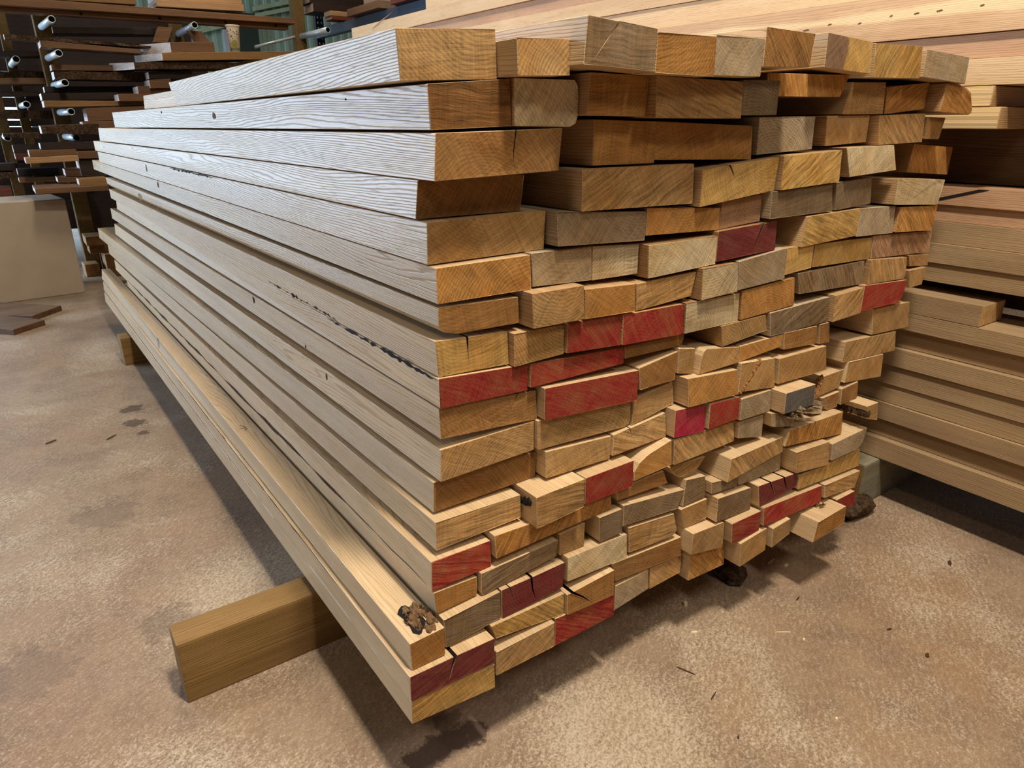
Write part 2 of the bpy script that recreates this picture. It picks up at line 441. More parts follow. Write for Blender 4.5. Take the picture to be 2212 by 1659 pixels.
# ------------------------------------------------------------------ the main stack
MAIN = json.loads(r'''{"1a":[0.0491,[[-0.0298,1.6457],[0.1701,1.656],[0.1726,1.5737],[-0.0266,1.5649]],2.2,"T","rings",[2.2,0.0585,0.0062,0.0682,-0.0046],"large tan ringed board lying askew, first on top at the left of the main stack"],
"1b":[-0.0114,[[0.1739,1.6376],[0.2942,1.6428],[0.2966,1.5812],[0.1766,1.5767]],3.32,"T","rings",[3.32,-0.0342,-0.03,-0.0367,-0.0086],"tan ringed board end, second from left in first layer down the main stack"],
"1c":[-0.0505,[[0.3021,1.6789],[0.4825,1.6684],[0.4783,1.592],[0.2963,1.5984]],4.35,"K","split",null,"dark grey-brown split board end, third from left in first layer down the main stack"],
"1d":[-0.0489,[[0.485,1.6629],[0.6588,1.6653],[0.662,1.5898],[0.4842,1.5907]],4.46,"O","rings",null,"orange-tan ringed board end, fourth from left in first layer down the main stack"],
"1e":[-0.0454,[[0.6626,1.669],[0.8241,1.671],[0.8239,1.5941],[0.6641,1.5918]],4.65,"G","plain",null,"greyish tan plain board end, fifth from left in first layer down the main stack"],
"1f":[-0.0454,[[0.8254,1.6948],[1.0137,1.6929],[1.005,1.6206],[0.8279,1.6152]],4.65,"B","streak",null,"brown streaky board end, sixth from left in first layer down the main stack"],
"1g":[-0.0081,[[1.1195,1.7053],[1.3312,1.6964],[1.3436,1.619],[1.1244,1.6273]],4.26,"Y","heart",null,"yellowish heart-stained board end, seventh from left in first layer down the main stack"],
"1h":[-0.0099,[[1.3444,1.6943],[1.5926,1.7002],[1.6091,1.6177],[1.3572,1.6119]],4.3,"Y","streak",null,"yellowish streaky board end, eighth from left in first layer down the main stack"],
"1i":[-0.0147,[[1.6099,1.6921],[1.8765,1.684],[1.8835,1.6094],[1.6137,1.6211]],4.23,"G","plain",null,"greyish tan plain board end, ninth from left in first layer down the main stack"],
"2a":[0.0468,[[0.0233,1.5616],[0.2007,1.5751],[0.2048,1.4924],[0.0275,1.4861]],3.68,"D","streak",[3.68,-0.0409,-0.0116,-0.044,-0.0164],"deep brown streaky board end, first from left in second layer down the main stack"],
"2b":[0.0427,[[0.2056,1.577],[0.3668,1.5782],[0.3662,1.4897],[0.2064,1.4919]],4.21,"C","plain",null,"pale cream plain board end, second from left in second layer down the main stack"],
"2c":[0.0167,[[0.3728,1.5909],[0.5362,1.5894],[0.5302,1.5105],[0.3676,1.5126]],4.43,"O","plain",null,"orange-tan plain board end, third from left in second layer down the main stack"],
"2d":[-0.0045,[[0.537,1.5896],[0.8212,1.5855],[0.8242,1.5071],[0.5416,1.5076]],4.52,"T","streak",null,"tan streaky board end, fourth from left in second layer down the main stack"],
"2e":[-0.0026,[[0.825,1.5899],[0.9581,1.5929],[0.9609,1.5153],[0.8272,1.5152]],4.34,"K","rings",null,"dark grey-brown ringed board end, fifth from left in second layer down the main stack"],
"2f":[0.0375,[[0.9617,1.6113],[1.3253,1.6189],[1.2933,1.563],[0.9664,1.5597]],4.54,"O","rough",null,"rough orange board lying raised over a dark gap in the second layer"],
"2g":[0.0418,[[1.3522,1.6016],[1.526,1.6062],[1.5368,1.5203],[1.3261,1.5191]],4.5,"T","rings",null,"tan ringed board end, seventh from left in second layer down the main stack"],
"2h":[0.0427,[[1.5376,1.5939],[1.7803,1.6129],[1.7781,1.5365],[1.5485,1.5204]],4.21,"O","streak",null,"orange-tan streaky board end, eighth from left in second layer down the main stack"],
"2i":[-0.0044,[[1.7901,1.6099],[1.9487,1.6077],[2.0085,1.5197],[1.7811,1.5293]],4.48,"O","streak",null,"orange board end with a rounded waney corner, rightmost in the second layer"],
"3a":[0.0346,[[0.0293,1.4809],[0.3197,1.488],[0.3121,1.4072],[0.0244,1.3993]],4.48,"B","crack",[4.48,-0.0503,-0.0205,-0.0494,-0.0187],"brown cracked board end, first from left in third layer down the main stack"],
"3b":[0.0564,[[0.423,1.5046],[0.6087,1.5009],[0.6087,1.4112],[0.422,1.412]],4.41,"O","plain",null,"orange-tan plain board end, second from left in third layer down the main stack"],
"3c":[0.0595,[[0.6124,1.501],[0.9577,1.4902],[0.9664,1.4098],[0.6114,1.4183]],4.34,"O","plain",null,"orange-tan plain board end, third from left in third layer down the main stack"],
"3d":[0.0472,[[0.9672,1.5107],[1.2066,1.5133],[1.2118,1.43],[0.9707,1.4207]],4.55,"G","rings",null,"greyish tan ringed board end, fourth from left in third layer down the main stack"],
"3e":[0.0523,[[1.2684,1.5157],[1.4874,1.5182],[1.4923,1.4443],[1.2806,1.4363]],4.42,"T","plain",null,"tan plain board end, fifth from left in third layer down the main stack"],
"3f":[0.0249,[[1.4931,1.5165],[1.7575,1.524],[1.7697,1.4407],[1.5102,1.4358]],4.28,"T","streak",null,"tan streaky board end, sixth from left in third layer down the main stack"],
"3g":[0.0236,[[1.7705,1.5147],[1.8894,1.5119],[1.8725,1.4475],[1.7835,1.4502]],4.47,"B","plain",null,"brown plain board end, seventh from left in third layer down the main stack"],
"4a":[0.1136,[[0.0328,1.396],[0.2835,1.3954],[0.2733,1.3225],[0.0239,1.324]],4.8,"B","plain",[4.8,-0.0583,-0.0249,-0.0487,-0.0174],"brown plain board end, first from left in fourth layer down the main stack"],
"4b":[0.0444,[[0.3851,1.407],[0.7321,1.4069],[0.7396,1.3153],[0.3872,1.3198]],4.35,"T","streak",null,"tan streaky board end, second from left in fourth layer down the main stack"],
"4c":[0.031,[[0.7506,1.3931],[1.0451,1.415],[1.0395,1.3303],[0.7529,1.3064]],4.31,"Y","crack",null,"yellowish cracked board end, third from left in fourth layer down the main stack"],
"4d":[0.0173,[[1.0459,1.4174],[1.3133,1.4256],[1.321,1.3403],[1.05,1.3313]],4.39,"Y","streak",null,"yellowish streaky board end, fourth from left in fourth layer down the main stack"],
"4e":[0.0124,[[1.3218,1.4323],[1.578,1.4349],[1.6174,1.3616],[1.3606,1.3519]],4.67,"C","plain",null,"pale cream plain board end, fifth from left in fourth layer down the main stack"],
"4f":[0.1117,[[1.9047,1.4302],[2.185,1.4148],[2.1873,1.3209],[1.8915,1.3396]],4.69,"O","streak",null,"orange-tan streaky board end, sixth from left in fourth layer down the main stack"],
"5a":[0.0852,[[0.0324,1.3194],[0.3212,1.322],[0.3179,1.2418],[0.03,1.2386]],4.74,"T","plain",[4.74,-0.0538,-0.0181,-0.0522,-0.0078],"tan plain board end, first from left in fifth layer down the main stack"],
"5b":[0.0498,[[0.3233,1.323],[0.5898,1.3057],[0.589,1.2394],[0.3275,1.2502]],4.65,"K","plain",null,"dark grey-brown plain board end, second from left in fifth layer down the main stack"],
"5c":[0.0484,[[0.5917,1.314],[0.8505,1.2969],[0.8521,1.2417],[0.5903,1.2504]],4.62,"O","plain",null,"orange-tan plain board end, third from left in fifth layer down the main stack"],
"5d":[0.0514,[[0.8603,1.3109],[1.0214,1.3201],[1.0231,1.2504],[0.8529,1.2417]],4.39,"P","plain",null,"pinkish tan plain board end, fourth from left in fifth layer down the main stack"],
"5e":[0.0258,[[1.0248,1.3283],[1.305,1.3354],[1.3236,1.2591],[1.0306,1.2582]],4.25,"K","rings",null,"dark grey-brown ringed board end, fifth from left in fifth layer down the main stack"],
"5f":[0.0268,[[1.3244,1.3372],[1.5141,1.3446],[1.5286,1.2668],[1.3437,1.2588]],4.53,"K","plain",null,"dark grey-brown plain board end, sixth from left in fifth layer down the main stack"],
"5g":[0.0071,[[1.6341,1.3361],[1.9387,1.3206],[1.9233,1.2409],[1.6351,1.2581]],4.48,"C","crack",null,"pale cream cracked board end, seventh from left in fifth layer down the main stack"],
"6a":[0.06,[[0.0335,1.2354],[0.2615,1.2382],[0.2648,1.1645],[0.0348,1.1644]],5.5,"O","rings",[5.5,-0.0315,-0.021,-0.0334,-0.0211],"orange-tan ringed board end, first from left in sixth layer down the main stack"],
"6b":[0.0604,[[0.2651,1.2404],[0.4338,1.2392],[0.4375,1.1621],[0.2694,1.1685]],4.31,"G","plain",null,"greyish tan plain board end, second from left in sixth layer down the main stack"],
"6c":[0.063,[[0.438,1.2385],[0.5858,1.2305],[0.5852,1.1586],[0.4404,1.1602]],4.4,"C","rings",null,"pale cream ringed board end, third from left in sixth layer down the main stack"],
"6d":[0.0345,[[0.5866,1.2302],[0.8353,1.2295],[0.8365,1.159],[0.5924,1.1507]],4.43,"C","plain",null,"pale cream plain board end, fourth from left in sixth layer down the main stack"],
"6e":[0.0353,[[0.837,1.2404],[1.0797,1.2484],[1.0843,1.1697],[0.8395,1.1634]],4.33,"M","crack",null,"dark red painted cracked board end, fifth from left in sixth layer down the main stack"],
"6f":[0.0212,[[1.1999,1.2527],[1.47,1.2571],[1.469,1.1752],[1.1854,1.1688]],4.35,"Y","streak",null,"yellowish streaky board end, sixth from left in sixth layer down the main stack"],
"6g":[0.0215,[[1.4732,1.255],[1.6761,1.2508],[1.6894,1.1651],[1.4722,1.173]],4.43,"G","plain",null,"greyish tan plain board end, seventh from left in sixth layer down the main stack"],
"6h":[0.0143,[[1.6931,1.2465],[1.9406,1.2374],[1.9368,1.154],[1.6902,1.1679]],4.63,"O","streak",null,"orange-tan streaky board end, eighth from left in sixth layer down the main stack"],
"7a":[0.0618,[[0.0361,1.1563],[0.2306,1.1518],[0.2348,1.0939],[0.036,1.0964]],4.56,"B","plain",[4.56,-0.0608,-0.0184,-0.0539,-0.0274],"brown plain board end, first from left in seventh layer down the main stack"],
"7b":[0.027,[[0.2427,1.1637],[0.3863,1.1631],[0.3909,1.0843],[0.247,1.0866]],4.34,"T","rings",null,"tan ringed board end, second from left in seventh layer down the main stack"],
"7c":[0.0322,[[0.3932,1.1519],[0.5512,1.1443],[0.5551,1.0769],[0.3967,1.0822]],4.34,"O","plain",null,"orange-tan plain board end, third from left in seventh layer down the main stack"],
"7d":[0.0402,[[0.5617,1.1414],[0.7725,1.1451],[0.7594,1.0836],[0.5654,1.0736]],4.43,"T","streak",null,"tan streaky board end, fourth from left in seventh layer down the main stack"],
"7e":[0.0203,[[0.7736,1.156],[0.9119,1.1549],[0.922,1.0767],[0.7761,1.0743]],4.3,"C","rings",null,"pale cream ringed board end, fifth from left in seventh layer down the main stack"],
"7f":[0.0258,[[0.9228,1.1563],[1.1263,1.1722],[1.1351,1.0847],[0.9282,1.0784]],4.3,"G","plain",null,"greyish tan plain board end, sixth from left in seventh layer down the main stack"],
"7g":[0.0292,[[1.1359,1.1692],[1.2645,1.1686],[1.2671,1.0999],[1.14,1.0945]],4.46,"Y","plain",null,"yellowish plain board end, seventh from left in seventh layer down the main stack"],
"7h":[0.028,[[1.2679,1.1688],[1.5842,1.1599],[1.5859,1.0922],[1.2728,1.1005]],4.24,"Y","plain",null,"yellowish plain board end, eighth from left in seventh layer down the main stack"],
"7i":[0.0279,[[1.5867,1.1651],[1.9725,1.1476],[1.9867,1.0739],[1.5937,1.0918]],4.44,"P","streak",null,"pinkish tan streaky board end, ninth from left in seventh layer down the main stack"],
"8a":[0.0661,[[0.0289,1.0879],[0.2058,1.0784],[0.2106,1.0043],[0.0335,1.0103]],4.58,"Y","crack",[4.58,-0.0445,-0.0285,-0.0471,-0.016],"yellowish cracked board end, first from left in eighth layer down the main stack"],
"8b":[0.0487,[[0.2114,1.0763],[0.3518,1.074],[0.3506,1.0044],[0.2132,1.0006]],4.55,"T","rings",null,"tan ringed board end, second from left in eighth layer down the main stack"],
"8c":[0.0398,[[0.3535,1.0787],[0.519,1.0728],[0.5187,0.9964],[0.3524,1.008]],4.57,"R","plain",null,"red-painted board end, third from left in eighth layer down the main stack"],
"8d":[0.034,[[0.52,1.0728],[0.7287,1.0689],[0.7347,0.988],[0.5198,0.998]],4.55,"R","plain",null,"red-painted board end, fourth from left in eighth layer down the main stack"],
"8e":[0.0318,[[0.7355,1.0707],[0.9483,1.0677],[0.9543,0.9883],[0.7385,0.9891]],4.54,"C","plain",null,"pale cream plain board end, fifth from left in eighth layer down the main stack"],
"8f":[0.0289,[[0.9551,1.0722],[1.1905,1.0809],[1.2073,0.9968],[0.9611,0.9907]],4.39,"O","rings",null,"orange-tan ringed board end, sixth from left in eighth layer down the main stack"],
"8g":[0.0301,[[1.2081,1.0899],[1.5625,1.0881],[1.5744,1.0127],[1.2274,1.0268]],4.53,"K","streak",null,"dark grey-brown streaky board end, seventh from left in eighth layer down the main stack"],
"8h":[0.0158,[[1.5752,1.0917],[1.8039,1.0762],[1.8285,1.0015],[1.5837,1.0124]],4.37,"T","streak",null,"tan streaky board end, eighth from left in eighth layer down the main stack"],
"9a":[0.0587,[[0.0293,1.0095],[0.2579,0.9953],[0.2566,0.9341],[0.0308,0.9439]],4.5,"R","plain",[4.5,-0.0236,-0.0173,-0.0307,-0.0187],"red-painted board end, first from left in ninth layer down the main stack"],
"9b":[0.0515,[[0.2598,0.9962],[0.5439,0.9844],[0.5451,0.9419],[0.2587,0.9412]],4.36,"R","plain",null,"red-painted board end, second from left in ninth layer down the main stack"],
"9c":[0.0509,[[0.5453,0.9842],[0.7619,0.9803],[0.7551,0.9505],[0.5501,0.954]],4.42,"B","plain",null,"brown plain board end, third from left in ninth layer down the main stack"],
"9d":[0.0266,[[0.8795,0.9869],[1.0734,0.9884],[1.0875,0.9417],[0.8898,0.9277]],4.23,"T","rings",null,"tan ringed board end, fourth from left in ninth layer down the main stack"],
"9e":[0.0235,[[1.0883,0.9918],[1.384,0.9973],[1.3931,0.9181],[1.1008,0.9208]],4.32,"K","streak",null,"dark grey-brown streaky board end, fifth from left in ninth layer down the main stack"],
"9f":[0.0088,[[1.3939,1.003],[1.5488,1.0079],[1.5549,0.9228],[1.3984,0.9181]],4.69,"T","streak",null,"tan streaky board end, sixth from left in ninth layer down the main stack"],
"9g":[0.0112,[[1.5553,1.0127],[1.8285,0.9969],[1.816,0.922],[1.5575,0.9281]],4.32,"R","plain",null,"red-painted board end, seventh from left in ninth layer down the main stack"],
"10a":[0.065,[[0.0305,0.9404],[0.2843,0.9254],[0.2899,0.8517],[0.0321,0.8707]],4.64,"B","crack",[4.64,-0.055,-0.0203,-0.0592,-0.0226],"brown cracked board end, first from left in tenth layer down the main stack"],
"10b":[0.0398,[[0.2907,0.9363],[0.5897,0.9181],[0.5903,0.8382],[0.2924,0.8577]],4.53,"R","plain",null,"largest bright red-painted board end, second from left in tenth layer"],
"10c":[0.0406,[[0.5911,0.9228],[0.73,0.9407],[0.7272,0.8628],[0.5993,0.8625]],4.56,"B","plain",null,"brown plain board end, third from left in tenth layer down the main stack"],
"10d":[0.0369,[[0.7308,0.9501],[0.793,0.9385],[0.7945,0.8669],[0.7337,0.8799]],4.44,"T","plain",null,"tan plain board end, fourth from left in tenth layer down the main stack"],
"10e":[0.0225,[[0.8085,0.9377],[0.9642,0.9141],[0.9691,0.868],[0.7996,0.8665]],4.5,"T","plain",null,"tan plain board end, fifth from left in tenth layer down the main stack"],
"10f":[0.025,[[0.9701,0.9142],[1.1675,0.9145],[1.1681,0.8781],[0.9743,0.8678]],4.23,"O","plain",null,"orange-tan plain board end, sixth from left in tenth layer down the main stack"],
"10g":[0.0229,[[1.1697,0.9185],[1.3387,0.9134],[1.3515,0.8543],[1.1787,0.8664]],4.24,"B","rings",null,"brown ringed board end, seventh from left in tenth layer down the main stack"],
"10h":[0.0219,[[1.3523,0.9154],[1.4073,0.9145],[1.42,0.8465],[1.367,0.8499]],4.3,"B","plain",null,"brown plain board end, eighth from left in tenth layer down the main stack"],
"10i":[0.0174,[[1.6514,0.921],[1.8956,0.9091],[1.9212,0.8134],[1.6721,0.8278]],4.28,"T","plain",null,"tan plain board end, ninth from left in tenth layer down the main stack"],
"11a":[0.0661,[[0.0316,0.8453],[0.2816,0.8485],[0.2808,0.7741],[0.0284,0.7691]],4.54,"T","rings",[4.54,-0.061,-0.0231,-0.0644,-0.0208],"tan ringed board end, first from left in eleventh layer down the main stack"],
"11b":[0.0552,[[0.2843,0.8517],[0.5838,0.8328],[0.5881,0.7615],[0.2856,0.7776]],4.26,"T","rings",null,"tan ringed board end, second from left in eleventh layer down the main stack"],
"11c":[0.0515,[[0.5915,0.8324],[0.7308,0.8526],[0.7443,0.7891],[0.5904,0.7616]],4.48,"T","plain",null,"tan plain board end, third from left in eleventh layer down the main stack"],
"11d":[0.0105,[[0.7451,0.87],[0.9515,0.8536],[0.9684,0.7762],[0.7588,0.7858]],4.29,"O","plain",null,"orange-tan plain board end, fourth from left in eleventh layer down the main stack"],
"11e":[0.0128,[[0.9692,0.8678],[1.123,0.8532],[1.1433,0.7572],[0.97,0.7806]],4.68,"T","bark",null,"tan bark-edged board end, fifth from left in eleventh layer down the main stack"],
"11f":[0.0108,[[1.1441,0.847],[1.3889,0.8426],[1.4129,0.7581],[1.1565,0.7652]],4.54,"T","plain",null,"tan plain board end, sixth from left in eleventh layer down the main stack"],
"11g":[0.0172,[[1.5138,0.8307],[1.8385,0.8113],[1.859,0.737],[1.5136,0.761]],4.47,"T","streak",null,"tan streaky board end, seventh from left in eleventh layer down the main stack"],
"12a":[0.086,[[0.0215,0.7607],[0.3018,0.755],[0.3028,0.6881],[0.0187,0.6857]],5.04,"B","plain",[5.04,-0.1164,-0.0242,-0.1146,-0.0242],"brown plain board end, first from left in twelfth layer down the main stack"],
"12b":[0.0514,[[0.3071,0.7675],[0.5188,0.7518],[0.5167,0.6881],[0.3087,0.6957]],4.33,"T","plain",null,"tan plain board end, second from left in twelfth layer down the main stack"],
"12c":[0.0457,[[0.5213,0.7556],[0.7088,0.7707],[0.7181,0.6983],[0.5196,0.6969]],4.66,"T","streak",null,"tan streaky board end, third from left in twelfth layer down the main stack"],
"12d":[0.0206,[[0.7189,0.7837],[0.8388,0.7713],[0.8485,0.6899],[0.7215,0.7021]],4.62,"N","plain",null,"bright pink-red painted board end, left of two small red ends"],
"12e":[0.0123,[[0.8493,0.7733],[0.9812,0.7644],[0.9827,0.6946],[0.8532,0.6964]],4.56,"R","plain",null,"red-painted board end, fifth from left in twelfth layer down the main stack"],
"12f":[0.0075,[[0.9835,0.7583],[1.1219,0.7556],[1.1281,0.6867],[0.9873,0.6903]],4.44,"G","plain",null,"greyish tan plain board end, sixth from left in twelfth layer down the main stack"],
"12g":[-0.0371,[[1.1289,0.7567],[1.2794,0.7531],[1.2878,0.6848],[1.1355,0.6891]],4.62,"S","plain",null,"blue-grey stained board end with a bright lit top, jutting from the right half"],
"12h":[0.0213,[[1.4202,0.73],[1.5411,0.7303],[1.5323,0.6684],[1.4018,0.6635]],4.57,"T","bark",null,"tan bark-edged board end, eighth from left in twelfth layer down the main stack"],
"12i":[0.0132,[[1.5491,0.7558],[1.7724,0.7414],[1.7836,0.655],[1.5419,0.6843]],4.53,"T","plain",null,"tan plain board end, ninth from left in twelfth layer down the main stack"],
"13a":[0.056,[[0.0063,0.6797],[0.2355,0.6738],[0.2377,0.6118],[0.0058,0.6073]],4.76,"T","streak",[4.76,-0.0842,-0.0231,-0.0862,-0.0235],"tan streaky board end, first from left in thirteenth layer down the main stack"],
"13b":[0.0058,[[0.2457,0.6856],[0.3941,0.688],[0.3951,0.6105],[0.249,0.5998]],4.52,"T","streak",null,"tan board jutting out with black rot pocket, left of a red end"],
"13c":[0.0172,[[0.4063,0.6808],[0.569,0.6826],[0.5725,0.606],[0.408,0.6059]],4.38,"R","plain",null,"red-painted board end, third from left in thirteenth layer down the main stack"],
"13d":[0.0224,[[0.5809,0.67],[0.7156,0.6981],[0.7248,0.6211],[0.5817,0.6139]],4.48,"O","plain",null,"orange-tan plain board end, fourth from left in thirteenth layer down the main stack"],
"13e":[0.0213,[[0.7256,0.6951],[0.9785,0.6833],[0.9902,0.6194],[0.7326,0.6169]],4.3,"T","streak",null,"tan streaky board end, fifth from left in thirteenth layer down the main stack"],
"13f":[0.0125,[[0.991,0.6819],[1.1072,0.6754],[1.113,0.6049],[0.9981,0.6276]],4.3,"G","plain",null,"greyish tan plain board end, sixth from left in thirteenth layer down the main stack"],
"13g":[-0.0077,[[1.1138,0.6863],[1.2339,0.6585],[1.2469,0.6088],[1.1277,0.6391]],4.56,"G","bark",null,"grey rotten board with splintered end, right of the middle of the main stack"],
"13h":[-0.0188,[[1.2097,0.6094],[1.5093,0.5985],[1.5219,0.515],[1.1943,0.5588]],4.59,"O","streak",null,"orange-tan streaky board end, eighth from left in thirteenth layer down the main stack"],
"13j":[0.0146,[[1.4224,0.6564],[1.5234,0.6573],[1.5256,0.602],[1.4663,0.6034]],4.69,"B","plain",null,"brown plain board end, tenth from left in thirteenth layer down the main stack"],
"13k":[0.008,[[1.5264,0.6668],[1.6246,0.6722],[1.6346,0.6117],[1.535,0.6077]],4.63,"B","plain",null,"brown plain board end, eleventh from left in thirteenth layer down the main stack"],
"13l":[-0.054,[[1.5899,0.6091],[1.6619,0.6079],[1.6785,0.5383],[1.6113,0.5578]],4.47,"T","bark",null,"small waney board end with black bark, sticking out at the right edge"],
"14a":[0.0458,[[-0.0145,0.592],[0.1417,0.588],[0.1443,0.516],[-0.0167,0.5141]],4.58,"R","streak",[4.58,-0.0594,-0.0247,-0.0597,-0.0193],"red-painted streaky board end, first from left in fourteenth layer down the main stack"],
"14b":[0.0347,[[0.1468,0.6034],[0.5137,0.5872],[0.5175,0.5484],[0.1513,0.5401]],4.44,"O","rough",null,"orange-tan rough-sawn board end, second from left in fourteenth layer down the main stack"],
"14c":[0.0325,[[0.5314,0.6007],[0.7063,0.6028],[0.7271,0.5585],[0.5357,0.5661]],4.66,"B","plain",null,"brown plain board end, third from left in fourteenth layer down the main stack"],
"14d":[0.0318,[[0.7279,0.6061],[0.8782,0.597],[0.8343,0.5454],[0.7694,0.5577]],4.59,"T","streak",null,"tan streaky board end, fourth from left in fourteenth layer down the main stack"],
"14e":[-0.0151,[[0.9381,0.5887],[1.1868,0.5929],[1.1927,0.5396],[0.9312,0.5151]],4.44,"T","streak",null,"board jutting out as a wedge with lit top, right half of the stack"],
"14f":[0.0064,[[1.0129,0.5197],[1.2218,0.5206],[1.229,0.4603],[1.0193,0.4685]],4.43,"G","plain",null,"greyish tan plain board end, sixth from left in fourteenth layer down the main stack"],
"14g":[-0.0412,[[1.2298,0.5373],[1.4124,0.5248],[1.4315,0.434],[1.2457,0.4598]],4.31,"T","plain",null,"tan plain board end, seventh from left in fourteenth layer down the main stack"],
"14h":[-0.0431,[[1.4323,0.5095],[1.6414,0.5156],[1.6254,0.4434],[1.4434,0.4463]],4.29,"G","plain",null,"greyish tan plain board end, eighth from left in fourteenth layer down the main stack"],
"15g":[0.0455,[[-0.0122,0.5085],[0.1033,0.5031],[0.1022,0.4519],[-0.0052,0.448]],4.24,"O","plain",null,"orange-tan plain board end, first from left in fifteenth layer down the main stack"],
"15f":[0.0364,[[0.1099,0.5145],[0.3389,0.5192],[0.3363,0.4718],[0.1086,0.4494]],4.65,"K","streak",null,"dark grey-brown streaky board end, second from left in fifteenth layer down the main stack"],
"15e":[0.0383,[[0.3461,0.5303],[0.4291,0.5347],[0.4285,0.4651],[0.3483,0.4684]],4.52,"T","plain",null,"tan plain board end, third from left in fifteenth layer down the main stack"],
"15d":[0.0211,[[0.4626,0.5463],[0.5419,0.5456],[0.5478,0.47],[0.4671,0.4726]],4.27,"K","plain",null,"dark grey-brown plain board end, fourth from left in fifteenth layer down the main stack"],
"15a":[0.0209,[[0.5486,0.5519],[0.7878,0.5225],[0.7682,0.4684],[0.5508,0.4876]],4.41,"K","rings",null,"dark grey-brown ringed board end, fifth from left in fifteenth layer down the main stack"],
"15b":[0.0222,[[0.7932,0.5509],[0.8764,0.5391],[0.8874,0.4667],[0.7886,0.4649]],4.22,"K","rings",null,"dark grey-brown ringed board end, sixth from left in fifteenth layer down the main stack"],
"15c":[0.0051,[[0.8882,0.5197],[1.0116,0.5016],[1.0087,0.4682],[0.8914,0.4812]],4.3,"K","plain",null,"dark grey-brown plain board end, seventh from left in fifteenth layer down the main stack"],
"15h":[-0.0312,[[1.0665,0.466],[1.2663,0.4513],[1.2785,0.4024],[1.0853,0.3884]],4.57,"M","crack",null,"dark red painted cracked board end, eighth from left in fifteenth layer down the main stack"],
"15i":[-0.0344,[[1.2808,0.4344],[1.6384,0.4316],[1.6555,0.3623],[1.2846,0.3853]],4.53,"Y","streak",null,"yellowish streaky board end, ninth from left in fifteenth layer down the main stack"],
"16a":[0.0245,[[-0.001,0.4426],[0.1545,0.4508],[0.1558,0.3742],[0.0023,0.362]],4.44,"K","rings",null,"dark grey-brown ringed board end, first from left in sixteenth layer down the main stack"],
"16b":[0.0246,[[0.1582,0.4527],[0.3539,0.4525],[0.3482,0.3798],[0.1595,0.3708]],4.34,"M","crack",null,"dark red painted cracked board end, second from left in sixteenth layer down the main stack"],
"16c":[0.019,[[0.3591,0.4668],[0.5658,0.4593],[0.5725,0.3828],[0.3599,0.3944]],4.53,"C","plain",null,"pale cream plain board end, third from left in sixteenth layer down the main stack"],
"16d":[0.0201,[[0.5733,0.4754],[0.7529,0.456],[0.7752,0.3792],[0.58,0.3936]],4.68,"T","streak",null,"tan streaky board end, fourth from left in sixteenth layer down the main stack"],
"16e":[0.0175,[[0.776,0.4624],[0.8902,0.4597],[0.8984,0.3928],[0.7986,0.3917]],4.42,"T","plain",null,"tan plain board end, fifth from left in sixteenth layer down the main stack"],
"16f":[-0.0146,[[0.8982,0.4723],[1.0532,0.4581],[1.0657,0.3788],[0.9017,0.3914]],4.24,"K","rings",null,"dark grey-brown ringed board end, sixth from left in sixteenth layer down the main stack"],
"16g":[-0.0386,[[0.9476,0.3809],[1.0874,0.3772],[1.0901,0.3071],[0.9578,0.3101]],4.23,"R","streak",null,"red-painted streaky board end, seventh from left in sixteenth layer down the main stack"],
"16h":[-0.0454,[[1.0909,0.388],[1.4068,0.3668],[1.4162,0.2988],[1.0993,0.3224]],4.24,"R","streak",null,"red-painted streaky board end, eighth from left in sixteenth layer down the main stack"],
"16i":[-0.0508,[[1.417,0.3661],[1.6378,0.3523],[1.6216,0.2928],[1.4249,0.3141]],4.68,"T","streak",null,"tan streaky board end, ninth from left in sixteenth layer down the main stack"],
"17a":[0.0087,[[-0.0962,0.435],[-0.0087,0.4379],[-0.0087,0.3609],[-0.094,0.3602]],5.16,"O","plain",[5.16,-0.0263,-0.0209,-0.0399,-0.0195],"orange-tan corner board with a black rotten knot, third lowest on the left"],
"17b":[0.0157,[[0.1224,0.3708],[0.3482,0.3655],[0.3486,0.301],[0.1346,0.3284]],4.62,"Y","streak",null,"yellowish streaky board end, second from left in seventeenth layer down the main stack"],
"17c":[0.0053,[[0.3494,0.3662],[0.5129,0.3744],[0.5166,0.2911],[0.3518,0.302]],4.29,"B","crack",null,"brown cracked board end, third from left in seventeenth layer down the main stack"],
"17d":[0.0174,[[0.5168,0.385],[0.7904,0.3662],[0.7987,0.3021],[0.5322,0.3214]],4.33,"B","plain",null,"brown plain board end, fourth from left in seventeenth layer down the main stack"],
"17e":[-0.0165,[[0.7995,0.3909],[0.9386,0.3786],[0.9468,0.29],[0.8,0.3185]],4.55,"T","plain",null,"tan plain board end, fifth from left in seventeenth layer down the main stack"],
"17f":[-0.0478,[[0.991,0.299],[1.1193,0.3084],[1.1258,0.2247],[0.9998,0.2132]],4.65,"T","plain",null,"tan plain board end, sixth from left in seventeenth layer down the main stack"],
"17g":[-0.0599,[[1.1324,0.3073],[1.2236,0.3116],[1.2337,0.2531],[1.141,0.2337]],4.37,"T","plain",null,"tan plain board end, seventh from left in seventeenth layer down the main stack"],
"17h":[-0.1051,[[1.3128,0.2887],[1.4743,0.2927],[1.4821,0.2243],[1.2995,0.2161]],4.23,"O","rings",null,"board jutting out farthest at the bottom right of the main stack"],
"18a":[-0.0054,[[-0.1074,0.3597],[0.117,0.353],[0.1162,0.2818],[-0.1082,0.2923]],5.06,"M","rough",[5.06,-0.0323,-0.0201,-0.0377,-0.0208],"deep red painted board end with a wide crack, second lowest at the front corner"],
"18b":[0.0027,[[0.1274,0.3003],[0.308,0.3028],[0.3081,0.2264],[0.1267,0.2291]],4.35,"T","streak",null,"tan streaky board end, second from left in eighteenth layer down the main stack"],
